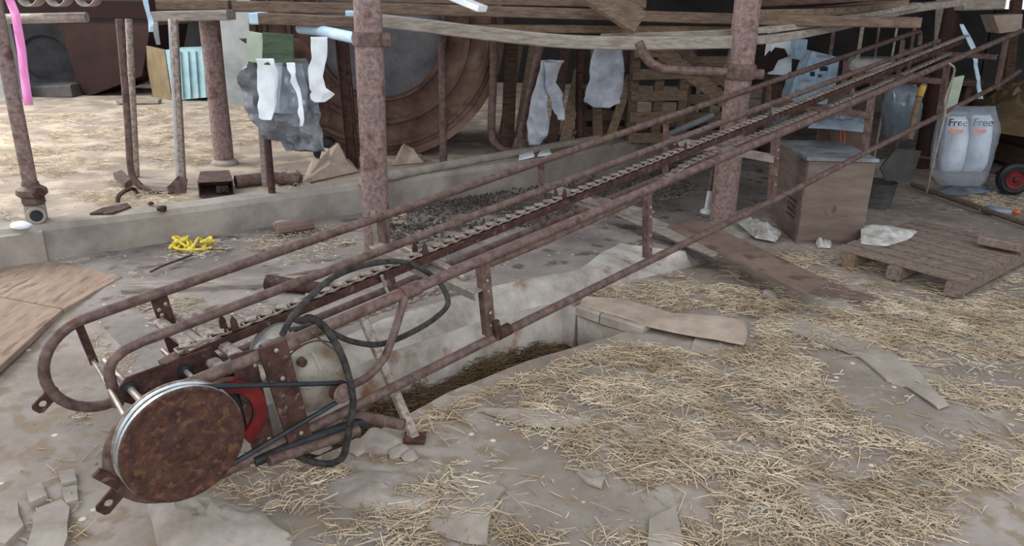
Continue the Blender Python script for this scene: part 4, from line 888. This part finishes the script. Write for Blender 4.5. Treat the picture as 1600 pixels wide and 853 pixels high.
# sacks in clear film
yb = 6.0
t = thing('feed_sack', YP(1505, 298, yb), 'pair of printed white sacks wrapped in clear film', 'sack')
def puff(pts, y, dep, m, name, par, seed, bulge=.08):
    ny, nx = 22, 16; P = np.array(pts, float); mb = MB(); Fr = np.zeros((ny, nx, 3)); Bk = np.zeros((ny, nx, 3))
    for i in range(ny):
        q = i/(ny-1)*(len(P)-1); r = [np.interp(q, range(len(P)), P[:, k]) for k in range(3)]
        for j in range(nx):
            f = j/(nx-1); p = YP(r[1]+(r[2]-r[1])*f, r[0], y); e = (max(0, math.sin(math.pi*f))**.3)*(max(0, math.sin(math.pi*i/(ny-1)))**.25)
            w = .03*(float(fbm(p[0]*1.+seed, p[2], 9, 3))-.45); Fr[i, j] = p+np.array([0, -dep*.5*e+w, 0]); Bk[i, j] = p+np.array([0, dep*.5*e+w, 0])
    mb.grid(Fr); mb.grid(Bk[:, ::-1]); return obj(name, mb, m, par)
puff([(182, 1482, 1510), (215, 1477, 1508), (250, 1470, 1503), (268, 1470, 1498)], yb, .22, BAGW, 'sack', t, 1)
puff([(180, 1519, 1548), (215, 1513, 1545), (250, 1506, 1538), (268, 1502, 1530)], yb, .22, BAGW, 'sack', t, 2)
puff([(166, 1470, 1556), (200, 1462, 1562), (240, 1456, 1550), (275, 1456, 1540), (290, 1470, 1530)], yb-.02, .28, FOIL, 'clear_wrap', t, 3)
def lettering(txt, p, size, m, par, name='lettering'):
    cu = bpy.data.curves.new('t', 'FONT'); cu.body = txt; cu.size = size; cu.extrude = .002; cu.align_x = 'CENTER'; o = bpy.data.objects.new('t', cu); COL.objects.link(o)
    dg = bpy.context.evaluated_depsgraph_get(); me = bpy.data.meshes.new_from_object(o.evaluated_get(dg)); COL.objects.unlink(o); bpy.data.objects.remove(o)
    me.materials.clear(); me.materials.append(m); q = bpy.data.objects.new(name, me); COL.objects.link(q); q.parent = par; q.location = tuple(np.array(p)-ORG[par.name]); q.rotation_euler = (math.radians(90), 0, 0); return q
lettering('Free', YP(1535, 197, yb-.125), .085, INK, t); lettering('Free', YP(1496, 197, yb-.125), .08, INK, t)
for x0 in (1486, 1522):
    for k in range(4): obj('orange_dot', MB().lathe(YP(x0+k*5.5, 205, yb-.12), (0, -1, 0), [(0, .014), (.003, .014)], 14), ORANGE, t)
# loose film on the ground
heap([(1452, 302), (1490, 288), (1545, 292), (1552, 300), (1500, 306)], ZF+.01, .06, 'crumpled film on the ground under the sacks', FOILD, 9, 'plastic_film', 'film')
# bottle and orange lump
bt = G(1560, 330, ZF+.04); t = thing('plastic_bottle', bt-np.array([0, 0, .04]), 'clear plastic bottle with blue end lying on the straw at right', 'bottle')
obj('body', MB().lathe(bt, (-1, .25, 0), [(-.1, .02), (-.09, .035), (.08, .036), (.13, .015), (.15, .014)], 20), FOILD, t); obj('blue_label', MB().lathe(bt, (-1, .25, 0), [(.03, .037), (.08, .038)], 20), BLUEB, t)
tag(obj('orange_lump', rock(G(1588, 331, ZF+.03), .035, 30), ORANGE), 'small orange lump at the right edge behind the pallet', 'debris')
# white twine hanging from rail
tag(obj('twine', MB().tube(smoothpath([E3(6.2, .03, .27), E3(6.28, .05, .2), E3(6.25, .03, .0), E3(6.2, .06, -.15), E3(6.15, .05, -.5), YP(1448, 300, 5.9), YP(1450, 285, 5.9)], 6), .008, 6), WOODG), 'pale twine hanging from the elevator rail in front of the sacks', 'twine')
# cartons
def carton(px, y, dep, m, label, group=None, marks=(), name='carton'):
    pp = [YP(a, b, y) for a, b in px]; c = sum(pp)/len(pp); c[2] = min(p[2] for p in pp); t = thing(name, c, label, 'box', group)
    obj('case', MB().prism(pp, (0.03, dep, 0)), m, t, smooth=False)
    for (a, b, w, h, mm) in marks:
        q = [YP(a, b, y-.004), YP(a+w, b, y-.004), YP(a+w*1.05, b+h, y-.004), YP(a, b+h, y-.004)]; obj('printed_mark', MB().prism(q, (0, .003, 0)), mm, t, smooth=False)
    return t
carton([(1270, 80), (1312, 90), (1306, 134), (1296, 140), (1254, 118)], 7.3, .3, CART, 'pale blue printed carton tilted, upper one, behind the elevator', marks=[(1276, 86, 22, 4, TARP), (1281, 104, 12, 7, INK), (1278, 116, 6, 5, CARTB), (1266, 112, 7, 7, INK)])
carton([(1244, 116), (1256, 118), (1296, 140), (1292, 164), (1232, 156)], 7.25, .3, CART, 'pale blue printed carton tilted, lower one, behind the elevator', marks=[(1250, 124, 16, 4, TARP), (1284, 128, 8, 5, INK), (1242, 140, 20, 5, TARP)])
carton([(1296, 196), (1350, 208), (1350, 240), (1300, 232)], 6.1, .35, CARTB, 'brown carton with red tape standing behind the cabinet', marks=[(1312, 202, 3, 28, TAPE), (1318, 202, 3, 28, TAPE)])
heap([(1262, 200), (1300, 182), (1352, 186), (1362, 208), (1300, 202)], .62, .1, 'crumpled pale film on top of the brown carton', FOILD, 11, 'plastic_film', 'film')
carton([(1210, 42), (1240, 44), (1236, 118), (1200, 116)], 8.4, .3, WHITE, 'tall white panel box behind the blotchy column')
carton([(1244, 60), (1262, 62), (1258, 95), (1240, 92)], 8.2, .3, CART, 'small blue white box behind the rail right of the column')
tag(obj('round_saw_guard', MB().prism([YP(x, y+4, 8.38) for x, y in ((1182, 86), (1200, 84), (1212, 70), (1226, 72), (1232, 84), (1216, 90), (1208, 106), (1192, 112), (1180, 108))], (0, .1, 0)), TANK), 'dark red curved guard right of the blotchy column', 'guard')
for k, (x0, x1, y0, y1, yy) in enumerate(((1196, 1232, 158, 200, 6.7), (1322, 1398, 88, 118, 7.0), (1380, 1436, 132, 220, 6.6))):
    t = thing('wrapped_bundle', YP((x0+x1)/2, y1, yy), ['dim wrapped bundle low behind the blotchy column', 'shiny film wrapped bundle high behind the rails', 'upright bundle in clear film left of the dark red post'][k], 'bundle')
    puff([(y0, x0+8, x1-4), ((y0*2+y1)/3, x0, x1), ((y0+y1*2)/3, x0+2, x1-6), (y1, x0+6, x1-14)], yy, .35, FOILD if k != 1 else FOIL, 'wrap', t, 20+k)
    puff([(y0+4, x0+12, x1-8), ((y0+y1)/2, x0+6, x1-8), (y1-3, x0+9, x1-18)], yy+.05, .2, [CARTB, CARD, NIGHT][k], 'contents', t, 30+k)
tag(obj('green_board', MB().prism([YP(x, y, 6.6) for x, y in ((1490, 122), (1507, 118), (1494, 170), (1474, 186))], (0, .03, 0)), GREENL), 'pale green panel leaning above the sacks', 'panel')
t = thing('hand_tool', YP(1421, 218, 6.2), 'upright wooden tool handle with a yellow grip left of the dark red post', 'tool')
obj('shaft', MB().tube([YP(1421, 218, 6.2), YP(1434, 160, 6.3), YP(1444, 132, 6.35)], .025, 10), WOODY, t)
obj('grip', MB().tube([YP(1436, 152, 6.305), YP(1442, 136, 6.345)], .029, 10), OCHRE, t, label='yellow grip')
tag(obj('paper_strip', MB().grid(rows([(38, 1502, 1508), (60, 1508, 1518), (85, 1518, 1526), (110, 1524, 1530), (130, 1527, 1534), (155, 1529, 1537)], 7.6, .06, seed=31)), BLUEW, solid=.01), 'twisted white and blue strip hanging at far right', 'strip')
vpost('far_post', 1455, 262, ZF, 12, 'pale grey pipe beside the far dark red post', WOODG, 1470, -10, y_off=.6)
vpost('far_post', 1560, 250, ZF, 14, 'dark upright timber behind the hand cart', WOODD, 1588, 0, shape='square', y_off=.6)
tag(obj('far_board', MB().bar(YP(1498, 8, 8), YP(1562, 6, 8), .2, .1), WOODG), 'pale board end at the top right under the bright opening', 'board')
t = heap([(1505, 160), (1560, 150), (1660, 150), (1700, 200), (1600, 215), (1520, 200)], .4, .35, 'heap of brown old straw piled behind the hand cart', STRAWD, 14, 'straw_heap', 'straw'); t['kind'] = 'stuff'
for k, (z, lb) in enumerate(((.05, 'lowest dark beam of the stack behind the cart'), (.25, 'middle dark beam of the stack behind the cart'), (.45, 'top dark beam of the stack behind the cart'))):
    tag(obj('stacked_beam', MB().bar((5.25+.1*k, 8.35-.06*k, z-.05), (8.6, 8.6-.06*k, z-.05), .9-.1*k, .19), WOODD), lb, 'beam', 'beams stacked behind the cart')
carton([(1552, 24), (1598, 22), (1596, 48), (1562, 52)], 8.6, .3, CARD, 'pale sack or box high at the right edge')
for k, (x0, y0, x1, y1, yy, r_) in enumerate(((1366, 128, 1376, 28, 8.3, .012), (1395, 90, 1404, 30, 8.3, .012), (1425, 110, 1432, 26, 8.4, .02), (1342, 92, 1348, 40, 8.2, .02), (1300, 80, 1304, 40, 8.2, .02))):
    a = YP(x0, y0, yy); a[2] = -.16; tag(obj('iron_rod', MB().tube([a, YP(x1, y1, yy)], r_, 8), [RUST, WOODG][k % 2]), ['second rod from the right in the far shade, thin and rusty'.replace('second', 'third'), 'second upright rod from the right in the far shade, pale', 'rightmost upright rusty rod in the far shade', 'fourth upright rod from the right in the far shade, pale', 'leftmost upright rusty rod in the far shade above the tilted cartons'][k], 'rod', 'upright rods in the far shade')
# dark shed clutter behind the right rails
tag(obj('workbench', (lambda zt: MB().bar((2.7, 8.6, zt), (4.9, 8.6, zt), .6, .06).bar((2.8, 8.6, -.16), (2.8, 8.6, zt-.03), .06, .5, up=(0, 1, 0)).bar((4.8, 8.6, -.16), (4.8, 8.6, zt-.03), .06, .5, up=(0, 1, 0)))(YP(1218, 118, 8.4)[2]-.03), WOODD), 'dark bench in the shade behind the cartons', 'bench')

# ------------------------------------------------------------------ LOOSE STRAW AND CRUMBS
def inpoly(x, y, P):
    c = np.zeros(len(x), bool); n = len(P); j = n-1
    for i in range(n):
        xi, yi = P[i][:2]; xj, yj = P[j][:2]
        with np.errstate(divide='ignore', invalid='ignore'):
            k = ((yi > y) != (yj > y)) & (x < (xj-xi)*(y-yi)/(yj-yi)+xi)
        c ^= k; j = i
    return c
def straws(name, regions, m, label, seed):
    R = np.random.default_rng(seed); XS = []; 
    for (pxs, z, dens, lo, hi, th, zr, ang) in regions:
        P = [np.array(q) if len(q) == 3 else G(q[0], q[1], z) for q in pxs]; P2 = np.array(P); mn = P2.min(0); mx = P2.max(0); n = int((mx[0]-mn[0])*(mx[1]-mn[1])*dens)
        x = R.uniform(mn[0], mx[0], n); y = R.uniform(mn[1], mx[1], n); k = inpoly(x, y, P)
        f = fbm(x*1.+3, y*1.4+7, 2.6, 4)/.94; pr = np.clip((f-th)*7, .04, 1)*np.clip(.25+(fbm(x, y, 8.5, 2)/.75-.36)*4, .12, 1); k &= R.random(n) < pr
        x = x[k]; y = y[k]; n = len(x)
        a = R.normal(ang, .95, n); L = R.uniform(lo, hi, n)*R.uniform(.5, 1, n)
        zb = z if not isinstance(z, FloorZ) else z.off+zfloor((x-OT[0])*HH[0]+(y-OT[1])*HH[1]); zt = zb+.018*(fbm(x, y, 2.2, 5)-.45)+.004+R.random(n)**2*zr
        XS.append(np.stack([x, y, zt, a, L, R.normal(0, .1, n), R.uniform(.0009, .0023, n)], 1))
    D = np.concatenate(XS); n = len(D); c = D[:, :3]; d = np.stack([np.cos(D[:, 3]), np.sin(D[:, 3]), D[:, 5]], 1)*(D[:, 4]/2)[:, None]
    side = np.stack([-np.sin(D[:, 3]), np.cos(D[:, 3]), 0*D[:, 3]], 1); w = D[:, 6][:, None]
    top = np.array([0, 0, 1.])*w*1.3; bend = np.array([0, 0, 1.])*R.uniform(0, .006, n)[:, None]+side*R.normal(0, .004, n)[:, None]
    V = np.stack([c-d-side*w, c-d+side*w, c-d+top, c+bend-side*w, c+bend+side*w, c+bend+top, c+d-side*w, c+d+side*w, c+d+top], 1).reshape(-1, 3)
    V[:, 2] = np.maximum(V[:, 2], -.33)
    b = (np.arange(n)*9)[:, None, None]; q = np.array([[0, 1, 4, 3], [1, 2, 5, 4], [2, 0, 3, 5], [3, 4, 7, 6], [4, 5, 8, 7], [5, 3, 6, 8]])[None]; Fq = (b+q).reshape(-1, 4)
    me = bpy.data.meshes.new(name); me.vertices.add(len(V)); me.vertices.foreach_set('co', V.ravel()); me.loops.add(Fq.size); me.loops.foreach_set('vertex_index', Fq.ravel().astype(np.int32))
    me.polygons.add(len(Fq)); me.polygons.foreach_set('loop_start', (np.arange(len(Fq))*4).astype(np.int32)); me.update(calc_edges=True); me.materials.append(m)
    o = bpy.data.objects.new(name, me); COL.objects.link(o); tag(o, label, 'straw', kind='stuff'); return o
NEARP = [(655, 655), (820, 585), (990, 530), (1080, 555), (1180, 540), (1200, 470), (1330, 470), (1520, 470), (1600, 420), (1760, 460), (1900, 640), (1620, 780), (1500, 830), (1380, 872), (450, 900), (560, 800), (700, 735), (560, 722)]
UPP = [(900, 465), (1000, 440), (1120, 412), (1200, 445), (1260, 462), (1195, 500), (1060, 490)]
MIDR = [(1240, 385), (1340, 400), (1500, 462), (1420, 500), (1290, 460), (1180, 400)]
straws('straw_litter', [
    (NEARP, ZF, 4200, .05, .17, .46, .018, -.35),
    (NEARP, ZF, 5200, .015, .06, .42, .01, -.35),
    (UPP, ZF, 4600, .04, .12, .38, .03, .1),
    (MIDR, ZF, 3600, .04, .13, .36, .02, -.4),
    ([(1560, 462), (1506, 470), (1440, 520), (1800, 520), (1700, 420)], ZF, 5000, .04, .12, .4, .02, -.3),
    ([(1480, 330), (1640, 350), (1700, 300), (1530, 300)], ZF, 2500, .04, .12, .3, .02, -.3)],
    STRAW, 'loose golden straw scattered over the floor in front of the gutter', 3)
straws('straw_litter', [
    ([(350, 735), (440, 720), (560, 735), (500, 770), (560, 850), (350, 850), (300, 790), (330, 760)], ZF, 5500, .03, .1, .36, .03, .3),
    ([(0, 640), (160, 650), (190, 700), (60, 760), (-50, 720)], ZF, 2000, .03, .1, .48, .01, .3),
    ([(60, 740), (130, 700), (140, 853), (0, 853)], ZF, 3500, .03, .1, .46, .01, .3),
    ([(140, 490), (250, 470), (280, 520), (200, 600), (160, 600)], ZF+.0, 8000, .02, .08, .3, .05, .3)],
    STRAW, 'straw scattered around and beneath the motor end of the elevator', 4)
straws('straw_litter', [
    ([(190, 462), (430, 470), (420, 500), (250, 530)], .0, 4000, .02, .08, .42, .02, .2),
    ([(90, 405), (430, 362), (640, 335), (600, 400), (190, 432)], .01, 2600, .02, .08, .5, .01, .2)],
    STRAW, 'bits of straw on the stall floor along the curb', 5)
straws('straw_litter', [
    ([(0, 190), (330, 160), (560, 200), (330, 262), (200, 262), (0, 290)], ZC-.03, 1500, .05, .16, .46, .02, 0),
    ([(0, 345), (60, 355), (260, 325), (300, 300), (160, 280), (0, 320)], ZC-.02, 3500, .03, .1, .4, .02, 0),
    ([(400, 300), (470, 290), (560, 290), (430, 310)], ZC-.02, 3000, .03, .1, .45, .02, 0)],
    STRAW, 'straw strewn along the feed alley behind the curb', 6)
gpx = [(655, 632), (900, 538), (900, 500), (760, 540), (620, 600)]
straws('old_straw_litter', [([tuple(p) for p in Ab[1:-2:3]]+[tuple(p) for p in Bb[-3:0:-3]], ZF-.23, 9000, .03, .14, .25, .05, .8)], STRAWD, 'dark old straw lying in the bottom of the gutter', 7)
def crumbs(name, pxs, z, n, lo, hi, m, label, seed):
    R = np.random.default_rng(seed); P = [G(x, y, z) for x, y in pxs]; P2 = np.array(P); mn = P2.min(0); mx = P2.max(0)
    x = R.uniform(mn[0], mx[0], n); y = R.uniform(mn[1], mx[1], n); k = inpoly(x, y, P)&(fbm(x, y, 2.5, 3)/.9 > R.uniform(.3, .62, n)); x = x[k]; y = y[k]; n = len(x)
    r = R.uniform(lo, hi, n)*R.random(n)**1.5+lo; base = np.array([[1, 0, 0], [-1, 0, 0], [0, 1, 0], [0, -1, 0], [0, 0, .8], [0, 0, -.8]], float)
    V = np.repeat(base[None], n, 0)*R.uniform(.6, 1.3, (n, 6, 1)); a = R.uniform(0, 6.28, n); ca, sa = np.cos(a)[:, None], np.sin(a)[:, None]
    V = np.stack([V[..., 0]*ca-V[..., 1]*sa, V[..., 0]*sa+V[..., 1]*ca, V[..., 2]], -1)*r[:, None, None]; zb = z if not isinstance(z, FloorZ) else z.off+zfloor((x-OT[0])*HH[0]+(y-OT[1])*HH[1]); V += np.stack([x, y, zb+.018*(fbm(x, y, 2.2, 5)-.45)+r*.4], 1)[:, None]
    f = np.array([[0, 2, 4], [2, 1, 4], [1, 3, 4], [3, 0, 4], [2, 0, 5], [1, 2, 5], [3, 1, 5], [0, 3, 5]]); Fq = (np.arange(n)[:, None, None]*6+f[None]).reshape(-1, 3)
    me = bpy.data.meshes.new(name); me.from_pydata(V.reshape(-1, 3).tolist(), [], Fq.tolist()); me.materials.append(m)
    o = bpy.data.objects.new(name, me); COL.objects.link(o); tag(o, label, 'debris', kind='stuff')
crumbs('dung_crumbs', [(600, 330), (840, 290), (1060, 250), (1110, 300), (960, 330), (860, 345), (700, 385), (610, 395)], .01, 26000, .003, .022, CRUMB, 'dark dried dung crumbs over the stall floor behind the elevator', 8)
crumbs('floor_grit', [(430, 440), (600, 400), (1000, 320), (1100, 350), (900, 420), (600, 480)], ZS-.005, 1500, .002, .006, STONE, 'small pale grit on the stall floor under the elevator', 9)
crumbs('floor_grit', [(0, 600), (300, 640), (700, 650), (1600, 470), (1600, 853), (0, 853)], ZF, 2500, .002, .006, STONE, 'small pale grit over the front floor', 10)
